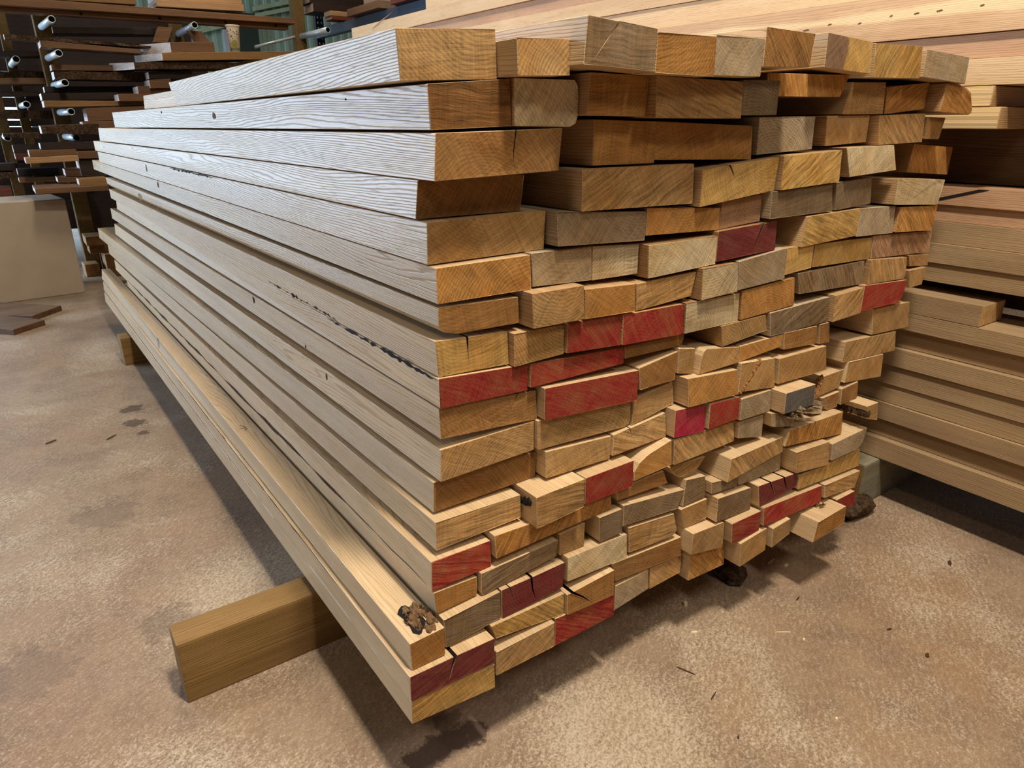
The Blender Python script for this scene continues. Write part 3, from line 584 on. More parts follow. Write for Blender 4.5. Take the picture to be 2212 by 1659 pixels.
"18c":[0.0113,[[0.3169,0.3026],[0.5225,0.2867],[0.5277,0.2145],[0.3173,0.2155]],4.57,"R","streak",null,"red-painted streaky board end, third from left in eighteenth layer down the main stack"],
"18d":[0.0191,[[0.535,0.3046],[0.6633,0.3038],[0.667,0.2366],[0.5356,0.2205]],4.28,"G","plain",null,"greyish tan plain board end, fourth from left in eighteenth layer down the main stack"],
"18e":[0.0234,[[0.674,0.2993],[0.8134,0.2957],[0.8086,0.2326],[0.6781,0.229]],4.55,"T","streak",null,"tan streaky board end, fifth from left in eighteenth layer down the main stack"],
"18f":[-0.0021,[[0.8187,0.3029],[0.9718,0.2841],[0.9854,0.2033],[0.818,0.2122]],4.62,"O","streak",null,"orange-tan streaky board end, sixth from left in eighteenth layer down the main stack"],
"19a":[-0.0046,[[-0.1064,0.2887],[0.1167,0.2751],[0.1178,0.2024],[-0.1085,0.2236]],5.0,"Y","streak",[5.0,-0.0455,-0.0216,-0.048,-0.0315],"yellowish bare board end, lowest at the front left corner of the main stack"],
"8i":[0.0097,[[1.8293,1.0278],[1.9446,1.0275],[1.9385,0.9667],[1.849,0.9664]],4.38,"T","plain",null,"tan plain board end, ninth from left in eighth layer down the main stack"],
"8j":[0.0226,[[1.8297,1.0785],[1.9712,1.0663],[1.9827,1.0277],[1.8509,1.0387]],4.56,"T","bark",null,"tan bark-edged board end, tenth from left in eighth layer down the main stack"],
"16j":[-0.0658,[[1.4829,0.2942],[1.5944,0.2932],[1.6099,0.2325],[1.4944,0.2558]],4.27,"R","plain",null,"red-painted board end, tenth from left in sixteenth layer down the main stack"],
"13i":[0.007,[[1.3614,0.6436],[1.4182,0.6423],[1.4216,0.6045],[1.3652,0.6163]],4.36,"C","plain",null,"pale cream plain board end, ninth from left in thirteenth layer down the main stack"]}''')
SKEW = (-0.0112, -0.0046)
BOARD = {}
def jag(poly, n, amp, rr):
    """break each side of an outline into short saw-rough pieces"""
    out = []
    for i, p in enumerate(poly):
        q = poly[(i + 1) % len(poly)]
        for k in range(n):
            t = k / n
            a = amp if k else 0.0
            out.append((p[0] + (q[0] - p[0]) * t + rr.uniform(-a, a), p[1] + (q[1] - p[1]) * t + rr.uniform(-a, a)))
    return out
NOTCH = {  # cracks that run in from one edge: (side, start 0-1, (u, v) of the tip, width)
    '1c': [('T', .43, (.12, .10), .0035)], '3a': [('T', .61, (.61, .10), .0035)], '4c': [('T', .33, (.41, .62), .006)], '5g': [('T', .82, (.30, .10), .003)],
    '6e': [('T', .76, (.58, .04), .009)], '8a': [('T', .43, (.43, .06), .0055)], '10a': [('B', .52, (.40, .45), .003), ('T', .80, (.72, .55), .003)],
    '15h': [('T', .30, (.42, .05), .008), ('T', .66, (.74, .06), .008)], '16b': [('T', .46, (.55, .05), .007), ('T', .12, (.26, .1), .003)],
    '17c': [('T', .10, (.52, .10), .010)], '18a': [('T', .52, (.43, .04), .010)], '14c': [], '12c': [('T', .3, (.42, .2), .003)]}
CHAMF = {'7a': {3: (.045, .022)}, '2b': {1: (.012, .03), 2: (.02, .02)}, '2i': {1: (.08, .028), 2: (.03, .018)}, '11b': {2: (.02, .022)}, '13d': {0: (.05, .03)}, '8h': {2: (.015, .03)},
         '16j': {3: (.04, .03)}, '15f': {3: (.012, .012)}, '9g': {2: (.02, .03)}, '14d': {3: (.03, .02), 2: (.04, .025)}, '14h': {2: (.03, .02)}, '16d': {2: (.03, .02)}, '10e': {0: (.012, .02)}}
def outline(key, q):
    TL, TR, BR, BL = [Vector(c) for c in q]
    pts = []
    cor = [TL, TR, BR, BL]
    for i, c in enumerate(cor):
        ch = CHAMF.get(key, {}).get(i)
        if ch:
            nb, pv = cor[(i + 1) % 4], cor[(i - 1) % 4]
            horiz_prev = i in (1, 3)      # edge arriving at TR and BL is horizontal
            a = ch[0] if horiz_prev else ch[1]
            b = ch[1] if horiz_prev else ch[0]
            p0 = c + (pv - c).normalized() * a; p1 = c + (nb - c).normalized() * b
            mid = (p0 + p1) * .5 * .45 + c * .55 if False else c * .35 + (p0 + p1) * .325
            pts += [p0, mid, p1]
        else:
            e = .0009
            nb, pv = cor[(i + 1) % 4], cor[(i - 1) % 4]
            pts += [c + (pv - c).normalized() * e, c + (nb - c).normalized() * e]
    uv = lambda u, v: (BL * (1 - u) + BR * u) * (1 - v) + (TL * (1 - u) + TR * u) * v
    out = [tuple(p) for p in pts]
    crack = []
    for side, s, tip, w in NOTCH.get(key, []):
        tp = uv(*tip)
        if side == 'T': base = TL + (TR - TL) * s; d = (TR - TL).normalized()
        elif side == 'B': base = BR + (BL - BR) * (1 - s); d = (BL - BR).normalized()
        else: base = BR + (TR - BR) * s; d = (BR - TR).normalized()
        mid = base * .5 + tp * .5 + d * random.uniform(-.004, .004)
        ins = [base - d * w / 2, mid - d * w * .35, tp, mid + d * w * .35, base + d * w / 2]
        # insert after the outline vertex whose following edge holds the base point
        best = None
        for i in range(len(out)):
            a, b = Vector(out[i]), Vector(out[(i + 1) % len(out)])
            l = (b - a).length
            if l < .008: continue
            t = (base - a).dot(b - a) / l / l
            if 0 < t < 1:
                dist = (base - (a + (b - a) * t)).length
                if best is None or dist < best[0]: best = (dist, i)
        if best:
            i = best[1]
            out = out[:i + 1] + [tuple(p) for p in ins] + out[i + 1:]
            crack += [(tuple(a), tuple(b)) for a, b in zip(ins[:-1], ins[1:])]
    return out, crack
def lerp_far(key, p, q, L, far):
    """where outline point p ends up at the far end of the board"""
    if far:
        Lf, tx, tz, bx, bz = far
        zt = (q[0][1] + q[1][1]) / 2; zb = (q[2][1] + q[3][1]) / 2
        t = (p[1] - zb) / (zt - zb + 1e-6)
        u = min(1, max(0, p[0] / max(q[1][0], q[2][0])))
        dx, dz = bx + (tx - bx) * t, bz + (tz - bz) * t
        return (p[0] + dx + (SKEW[0] * L - dx) * u, p[1] + dz + (SKEW[1] * L - dz) * u)
    return (p[0] + SKEW[0] * L, p[1] + SKEW[1] * L)
SIDEMAT = {'K': GREYSIDE, 'G': GREYSIDE, 'D': BROWNSIDE}
for key, (py, q, L, col, feat, far, label) in MAIN.items():
    rr = random.Random(key)
    ox, oz = q[3][0], q[3][1]
    ql = [(c[0] - ox, c[1] - oz) for c in q]
    poly, crack = outline(key, ql)
    poly.reverse()
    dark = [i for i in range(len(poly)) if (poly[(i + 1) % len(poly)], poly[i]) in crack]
    far_poly = [lerp_far(key, p, ql, L, far) for p in poly]
    bm = bmesh.new()
    bm_prism(bm, poly, 0, far_poly, L, dark=dark)
    for v in bm.verts:
        if v.co.y < .002: v.co.y += rr.uniform(-.0012, .0012)
    sm = PALE if (key.endswith('a') or key.startswith('1')) else SIDEMAT.get(col, TANSIDE if rr.random() < .5 else BROWNSIDE)
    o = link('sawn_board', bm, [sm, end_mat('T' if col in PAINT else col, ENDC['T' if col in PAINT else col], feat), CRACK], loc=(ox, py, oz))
    tag(o, label, 'board', 'boards of the main stack')
    if col in PAINT:
        pb = bmesh.new()
        n = len(poly); cx = sum(p[0] for p in poly) / n; cz = sum(p[1] for p in poly) / n
        fr = [v.co.copy() for v in o.data.vertices][:n]
        A = [pb.verts.new((c.x, c.y - .0007, c.z)) for c in fr]; Bk = [pb.verts.new((c.x, c.y + .0002, c.z)) for c in fr]
        pb.faces.new(A)
        for i in range(n):
            pb.faces.new((A[(i + 1) % n], A[i], Bk[i], Bk[(i + 1) % n]))
        bmesh.ops.recalc_face_normals(pb, faces=list(pb.faces))
        link('painted_end', pb, end_mat(col, ENDC[col], feat, PAINT[col]), parent=o)['label'] = {'R': 'red painted end', 'M': 'dark red painted end', 'N': 'pink-red painted end'}[col]
    BOARD[key] = (o, ql, L, far)

def on_left(key, y, t):
    """a point on the left long face of a board, in its own frame"""
    o, q, L, far = BOARD[key]
    f = y / L
    TL, BL = q[0], q[3]
    T2, B2 = lerp_far(key, TL, q, L, far), lerp_far(key, BL, q, L, far)
    a = (BL[0] + (B2[0] - BL[0]) * f, BL[1] + (B2[1] - BL[1]) * f); b = (TL[0] + (T2[0] - TL[0]) * f, TL[1] + (T2[1] - TL[1]) * f)
    return Vector((a[0] + (b[0] - a[0]) * t, y, a[1] + (b[1] - a[1]) * t))
def streak(name, key, y0, y1, t0, t1, w, mat, seed, label=None, gaps=0.0):
    """a dark bark pocket or painted gap shade set along the left face"""
    rr = random.Random(seed); bm = bmesh.new(); n = 46
    prev = None
    for i in range(n + 1):
        f = i / n; y = y0 + (y1 - y0) * f; t = t0 + (t1 - t0) * f + rr.uniform(-.03, .03)
        hw = w * (0.25 + rr.random()) * (1 - abs(2 * f - 1) ** 4)
        if rr.random() < gaps: hw *= .08
        c = on_left(key, y, t)
        cur = [bm.verts.new(c + Vector((-.0008, 0, hw))), bm.verts.new(c + Vector((-.0016, 0, 0))), bm.verts.new(c + Vector((-.0008, 0, -hw)))]
        if prev:
            for k in range(2):
                bm.faces.new((prev[k], cur[k], cur[k + 1], prev[k + 1]))
        prev = cur
    o = link(name, bm, mat, parent=BOARD[key][0])
    if label: o['label'] = label
def knot(key, y, t, ry, rz, mat, seed, label=None):
    rr = random.Random(seed); bm = bmesh.new(); c = on_left(key, y, t)
    n = 14
    ring = [bm.verts.new(c + Vector((-.0006, math.cos(6.283 * i / n) * ry * rr.uniform(.6, 1.2), math.sin(6.283 * i / n) * rz * rr.uniform(.6, 1.2)))) for i in range(n)]
    m = bm.verts.new(c + Vector((-.0025, 0, 0)))
    for i in range(n): bm.faces.new((m, ring[i], ring[(i + 1) % n]))
    o = link('knot', bm, mat, parent=BOARD[key][0])
    if label: o['label'] = label
streak('bark_streak', '9a', .004, .60, .93, .955, .0058, BLACK, 3, 'black bark streak', .12)
streak('bark_streak', '5a', 1.55, 2.35, .955, .955, .004, BLACK, 13, 'dark wane along the upper edge', .05)  # black strip paints the shade in the gap under the board above
streak('bark_streak', '8a', .52, 1.08, .06, .16, .005, BARK, 4, 'dark bark flecks', .4)
streak('bark_streak', '14a', .02, 4.1, .08, .10, .007, BARK, 5, 'dark bark along the lower edge', .12)
streak('bark_streak', '18a', .4, 2.4, .97, .93, .003, BARK, 6, None, .3)
knot('11a', .632, .76, .006, .013, ROT, 2); knot('10a', 1.272, .78, .012, .014, BLACK, 1); knot('2a', 1.45, .5, .02, .012, ROT, 3)
knot('5a', 2.9, .6, .02, .02, ROT, 4); knot('7a', 3.29, .54, .075, .030, plain('rust_brown_rot', (150, 114, 68), .8, var=.3, scale=60), 5, 'tan rotten patch'); knot('6a', 2.79, .73, .02, .016, ROT, 6)
knot('2a', .353, .79, .004, .003, BLACK, 7); knot('10a', .787, .1, .006, .006, ROT, 8); knot('2a', 2.29, .8, .010, .006, BLACK, 9)
# star-shaped crack, wandering check and saw kerf on the corner board
o, q, L, far = BOARD['17a']
rr = random.Random(21); bm = bmesh.new()
ZT = q[0][1]; dzdy = (far[2]) / far[0]; dxdy = far[1] / far[0]
def crack_line(bm, x0, y0, x1, y1, w, n=5):
    prev = None
    for i in range(n + 1):
        f = i / n; x = x0 + (x1 - x0) * f + rr.uniform(-.002, .002); y = y0 + (y1 - y0) * f
        ww = w * (1 - abs(2 * f - 1) ** 3) + .0002
        d = Vector((y1 - y0, x0 - x1, 0)).normalized() * ww
        z = ZT + dzdy * y + .0010
        cur = (bm.verts.new((x + d.x, y + d.y, z)), bm.verts.new((x - d.x, y - d.y, z)))
        if prev: bm.faces.new((prev[0], cur[0], cur[1], prev[1]))
        prev = cur
xs, ys = q[0][0] + .048 + dxdy * 1.38, 1.38
for a_ in (0.3, 1.1, 2.2, 3.0, 3.9, 5.2):
    l = rr.uniform(.022, .04)
    crack_line(bm, xs - math.cos(a_) * .006, ys - math.sin(a_) * .01, min(q[1][0] - .004 + dxdy * 1.38, max(q[0][0] + .004 + dxdy * 1.38, xs + math.cos(a_) * l)), ys + math.sin(a_) * l * 1.4, .0016)
crack_line(bm, xs + .008, 1.34, xs + .016, .98, .0009, 9)
link('star_crack', bm, BLACK, parent=o)['label'] = 'dark star-shaped crack on top'
bm = bmesh.new()
p0, p1 = on_left('17a', 2.86, .97), on_left('17a', 2.86, .15)
e = Vector((-.0012, 0, 0))
bm.faces.new([bm.verts.new(v) for v in (p0 + e + Vector((0, -.006, 0)), p0 + e + Vector((0, .008, 0)), p1 + e + Vector((0, .010, 0)), p1 + e + Vector((0, .004, 0)))])
link('saw_kerf', bm, BLACK, parent=o)['label'] = 'dark saw kerf in the side'

# rotten knot broken out of the front corner of the second lowest left board
o, q, L, far = BOARD['17a']
rr = random.Random(11)
X0, W, ZT = q[0][0], q[1][0] - q[0][0], q[0][1]
bm = bmesh.new()
n = 22; ring = []
for i in range(n):
    a_ = 6.283 * i / n; k = rr.uniform(.8, 1.15)
    ring.append(bm.verts.new((min(X0 + W - .001, X0 + W * .66 + math.cos(a_) * .040 * k), max(.004, .064 + math.sin(a_) * .066 * k), ZT + .0012)))
mid = bm.verts.new((X0 + W * .66, .055, ZT + .0022))
for i in range(n): bm.faces.new((mid, ring[i], ring[(i + 1) % n]))
link('rot_hole', bm, BLACK, parent=o)['label'] = 'black rot hollow'
bm = bmesh.new()
for i in range(46):
    a_ = rr.uniform(0, 6.283); d_ = rr.random() ** .5
    lump(bm, (min(X0 + W - .006, X0 + W * .66 + math.cos(a_) * .031 * d_), max(.010, .060 + math.sin(a_) * .050 * d_), ZT + rr.uniform(-.003, .005)), rr.uniform(.005, .012), i, 1, .45, (.8, 1.3, .9))
for i in range(40):
    a_ = rr.uniform(0, 6.283); d_ = rr.uniform(.5, 1.05)
    spike(bm, (min(X0 + W - .003, X0 + W * .66 + math.cos(a_) * .031 * d_), max(.006, .056 + math.sin(a_) * .050 * d_), ZT - .002), (rr.uniform(-.016, .012), rr.uniform(-.022, .016), rr.uniform(.004, .016)), .0026, rr)
link('rotten_knot', bm, plain('crumbly_brown_rot', (112, 84, 54), .95, var=.55, scale=120), parent=o)['label'] = 'crumbling brown knot with splinters'
bm = bmesh.new()
for i in range(9):
    lump(bm, (X0 + rr.uniform(-.001, .010), .012 + rr.uniform(0, .018), ZT - .006 - rr.uniform(0, .026)), rr.uniform(.004, .008), 300 + i, 1, .4, (.6, 1, 1))
link('bark_scab', bm, ROT, parent=o)['label'] = 'brown bark scab on the left corner'
# splintered grey end
o, q, L, far = BOARD['13g']
bm = bmesh.new(); rr = random.Random(5)
for i in range(46):
    u, v = rr.random(), rr.random()
    spike(bm, (q[3][0] + .02 + (q[2][0] - q[3][0] + .05) * u, .012, q[3][1] + (q[0][1] - q[3][1]) * (.35 + .65 * v)),
          (rr.uniform(.0, .085), -rr.uniform(.015, .075), rr.uniform(-.018, .012)), rr.uniform(.0025, .006), rr)
for i in range(14):
    lump(bm, (q[3][0] + rr.uniform(.05, .15), -rr.uniform(.0, .03), q[3][1] + rr.uniform(.02, .06)), rr.uniform(.006, .013), 60 + i, 1, .45)
link('splinters', bm, plain('grey_rot', (120, 100, 76), .9, var=.5, scale=90), parent=o)['label'] = 'grey rotten splinters'
# bark face of the small waney board at the right
o, q, L, far = BOARD['13l']
bm = bmesh.new()
for i in range(12):
    lump(bm, (q[3][0] - .004, .012 + i * .016, q[3][1] + .022), .021, 80 + i, 1, .25, (.6, 1, 1))
link('bark_edge', bm, BARK, parent=o)['label'] = 'dark bark edge'
# bark and hole on the left side of the board below the fourth from the corner
o, q, L, far = BOARD['13b']
bm = bmesh.new()
for i in range(7):
    lump(bm, (q[0][0] - .001, .03 + i * .014, q[0][1] - .026 - .004 * i), .011, 100 + i, 1, .35, (.45, 1, 1))
link('rot_hole', bm, BLACK, parent=o)['label'] = 'black rot pocket in the side'
for key, edge in (('11e', 0), ('12h', 0)):
    o, q, L, far = BOARD[key]
    bm = bmesh.new(); rr = random.Random(key)
    TL, TR, BR, BL = [Vector((c[0], 0, c[1])) for c in q]
    a, b = (TL + (TR - TL) * .55, BL + (BR - BL) * .06) if key == '11e' else (TL, BL)
    for i in range(15):
        f = i / 14; c = a + (b - a) * f
        lump(bm, (c.x + (.002 if key == '11e' else -.002), .004, c.z), .009, 120 + i, 1, .35, (1.0, .9, .8))
    link('bark_edge', bm, plain('flaky_bark_' + key, (150, 104, 60), .9, var=.4, scale=120), parent=o)
# knot on top of the board that sticks out farthest
o, q, L, far = BOARD['17h']
bm = bmesh.new(); rr = random.Random(9)
for i in range(14):
    spike(bm, (q[0][0] + .09 + rr.uniform(-.02, .02), .055 + rr.uniform(-.01, .02), q[0][1] + .002), (rr.uniform(-.02, .02), rr.uniform(-.02, .02), rr.uniform(.006, .02)), .003, rr)
link('splinters', bm, ROT, parent=o)['label'] = 'brown splintered knot on top'

# ------------------------------------------------------------------ bearers on the floor
BEAR = side_mat('bearer', (152, 120, 74), (108, 80, 44), axis='X', rough=.6, spec=.2, pores=.5)
BEARE = end_mat('bearer', (132, 100, 60), 'plain')
def bearer(x0, x1, y0, y1, z1, label, mat=BEAR, tilt=0.0, dx=0.0):
    bm = bmesh.new()
    v, fs = bm_box(bm, 0, x1 - x0, 0, y1 - y0, 0, z1)
    for f in fs:
        if abs(f.normal.x) > .9: f.material_index = 1
    fs[3].material_index = 1; fs[5].material_index = 1
    bevel(bm, .008, 2)
    o = link('bearer_beam', bm, [mat, BEARE], loc=(x0, y0, 0))
    o.rotation_euler.z = tilt
    return tag(o, label, 'beam')
bearer(-.492, 1.92, .607, .707, .199, 'squared timber bearer sticking out under the near left side of the main stack')
bearer(-.205, 1.85, 3.86, 4.00, .184, 'timber bearer under the far end of the main stack', tilt=.02)
bearer(2.0, 2.9, .10, .25, .198, 'grey-green timber bearer under the near end of the right-hand pile',
       side_mat('weathered', (150, 142, 118), (108, 100, 78), axis='X', rough=.7, spec=.15, pores=.5))
bearer(2.12, 2.9, 4.2, 4.35, .198, 'timber bearer under the far end of the right-hand pile')

# ------------------------------------------------------------------ the right-hand pile, boards parallel to the main stack
RSIDE = side_mat('right_oak', (180, 152, 116), (146, 120, 88), rough=.5, spec=.25, tint=.10, cath_w=.13)
RLIGHT = side_mat('right_pale_oak', (226, 196, 154), (200, 164, 120), rough=.5, spec=.25, tint=.05, cath_w=.13)
RPINK = side_mat('right_pink_oak', (204, 166, 132), (172, 132, 98), rough=.5, spec=.25, tint=.05, cath_w=.13)
RSAP = side_mat('right_sap_oak', (218, 184, 146), (188, 150, 110), rough=.5, spec=.25, tint=.03, cath_w=.13, sap=(.082, .014))
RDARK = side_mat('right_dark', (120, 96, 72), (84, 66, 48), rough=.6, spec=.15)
REND = end_mat('right', (190, 156, 108), 'rings')
ordw = ['lowest', 'second', 'third', 'fourth', 'fifth', 'sixth', 'seventh', 'eighth', 'ninth', 'tenth', 'eleventh', 'twelfth', 'thirteenth', 'fourteenth', 'fifteenth', 'sixteenth', 'seventeenth']
def rboard(x0, w, y0, y1, z0, z1, label, mat, group, name='sawn_board', x0f=None, zf=0.0, bow=0.0):
    bm = bmesh.new()
    poly = [(0, 0), (w, 0), (w, z1 - z0), (0, z1 - z0)]
    d = 0 if x0f is None else x0f - x0
    bm_prism(bm, poly, 0, [(p[0] + d, p[1] + zf) for p in poly], y1 - y0, inset=.003)
    return tag(link(name, bm, [mat, REND], loc=(x0, y0, z0)), label, 'board', group)
zs = [.201, .286, .366, .439, .517, .598, .671, .749, .816]
xo = [2.102, 2.136, 2.108, 2.122, 2.114, 2.103, 2.134, 2.104]
for i in range(8):
    a, b = zs[i], zs[i + 1]
    rboard(xo[i], .30, -1.3 - .12 * (i % 3), 4.6 + .2 * (i % 2), a + .001, b - .0015,
           ('lowest' if i == 0 else ordw[i] + ' from bottom') + ' long board in the lower part of the right-hand pile', RSIDE, 'boards of the right-hand lower pile')
rboard(2.11, .185, -.135, 4.2, .817, .892, 'short board ending in view on the right-hand pile, lit top, dark gap beside it', RSIDE, 'boards of the right-hand lower pile')
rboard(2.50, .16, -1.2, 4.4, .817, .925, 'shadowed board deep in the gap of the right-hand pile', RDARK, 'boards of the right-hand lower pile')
zs2 = [.934, 1.006, 1.078, 1.157, 1.217, 1.284]
for i in range(5):
    rboard([2.195, 2.185, 2.205, 2.215, 2.20][i], .34, -1.4 + .1 * i, 4.5 + .15 * (i % 3), zs2[i] - .002, zs2[i + 1] - .0035,
           ['board resting above the short one, right-hand pile', 'pale board second above the short one, right-hand pile', 'tan board third above the short one, right-hand pile',
            'shadowed board just under the streaked one, right-hand pile', 'board with a slanting black streak, top of the lower right-hand pile'][i], RSIDE if i < 3 else RPINK, 'boards of the right-hand lower pile')
# slanting black mineral streak on the top one
bm = bmesh.new()
v = [bm.verts.new(c) for c in ((-.0012, 1.15, .004), (-.0012, 1.19, .003), (-.0012, 1.00, .061), (-.0012, .965, .061))]
bm.faces.new(v)
for o in list(COL.objects):
    if o.get('label', '').startswith('board with a slanting black'):
        st = link('mineral_streak', bm, BLACK, parent=o); st['label'] = 'black slanting streak'
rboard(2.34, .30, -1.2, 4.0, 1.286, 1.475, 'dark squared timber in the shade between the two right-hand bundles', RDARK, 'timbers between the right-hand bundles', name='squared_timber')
def block(x0, x1, y0, y1, z0, z1, label):
    bm = bmesh.new(); v, fs = bm_box(bm, 0, x1 - x0, 0, y1 - y0, 0, z1 - z0)
    fs[3].material_index = 1; fs[5].material_index = 1
    bevel(bm, .003)
    return tag(link('spacer_block', bm, [side_mat('spacer', (196, 160, 112), (150, 116, 76), axis='X'), end_mat('spacer', (214, 190, 146), 'streak')], loc=(x0, y0, z0)), label, 'block', 'timbers between the right-hand bundles')
block(2.10, 2.72, -.048, .22, 1.4765, 1.546, 'pale thick spacer block under the upper right-hand bundle')
block(2.10, 2.72, -.014, .16, 1.547, 1.611, 'thinner spacer block directly beneath the upper right-hand bundle')
block(2.12, 2.72, 3.6, 3.8, 1.4765, 1.546, 'far thick spacer block under the upper right-hand bundle')
block(2.12, 2.72, 3.62, 3.78, 1.547, 1.611, 'far thinner spacer block beneath the upper right-hand bundle')
up = [(1.614, 1.697, 2.108, RLIGHT, 'lowest board of the upper right-hand bundle, pale'), (1.698, 1.772, 2.122, RPINK, 'second board of the upper right-hand bundle, darker and set back'),
      (1.774, 1.918, 2.106, RSAP, 'widest pale board of the upper right-hand bundle with a yellow streak'), (1.920, 2.012, 2.122, RLIGHT, 'fourth board up in the upper right-hand bundle'),
      (2.013, 2.088, 2.112, RLIGHT, 'fifth board up in the upper right-hand bundle'), (2.090, 2.162, 2.128, RPINK, 'pinkish sixth board up in the upper right-hand bundle')]
for i, (a, b, x, m, lab) in enumerate(up):
    o = rboard(x, .42, -1.0 - .1 * (i % 2), 4.9 + .1 * (i % 3), a, b - .001, lab, m, 'boards of the upper right-hand bundle')
rboard(2.108, .42, -.9, 5.12, 2.163, 2.252, 'pale seventh board up with a loose splinter at its far end, upper right-hand bundle', RLIGHT, 'boards of the upper right-hand bundle')
rboard(2.112, .42, -.9, 3.80, 2.253, 2.33, 'topmost board of the upper right-hand bundle, shorter than those below', RLIGHT, 'boards of the upper right-hand bundle')
for o in list(COL.objects):
    if o.get('label', '').startswith('pale seventh'):
        bm = bmesh.new(); rr = random.Random(2)
        spike(bm, (0.0, 5.60, .055), (-.02, -.42, .07), .006, rr)
        link('loose_splinter', bm, RLIGHT, parent=o)
    if o.get('label', '').startswith('widest pale'):
        rr = random.Random(8)
        bm = bmesh.new()
        for i in range(9):
            y = .95 + .11 * i + rr.uniform(-.03, .03); z = .088 - .003 * i + rr.uniform(-.006, .006); w = rr.uniform(.008, .025)
            vv = [bm.verts.new(c) for c in ((-.001, y, z), (-.001, y + w, z - .003), (-.001, y + w * 1.2, z + .001), (-.001, y + w * .3, z + .004))]
            bm.faces.new(vv)
        link('worm_track', bm, ROT, parent=o)

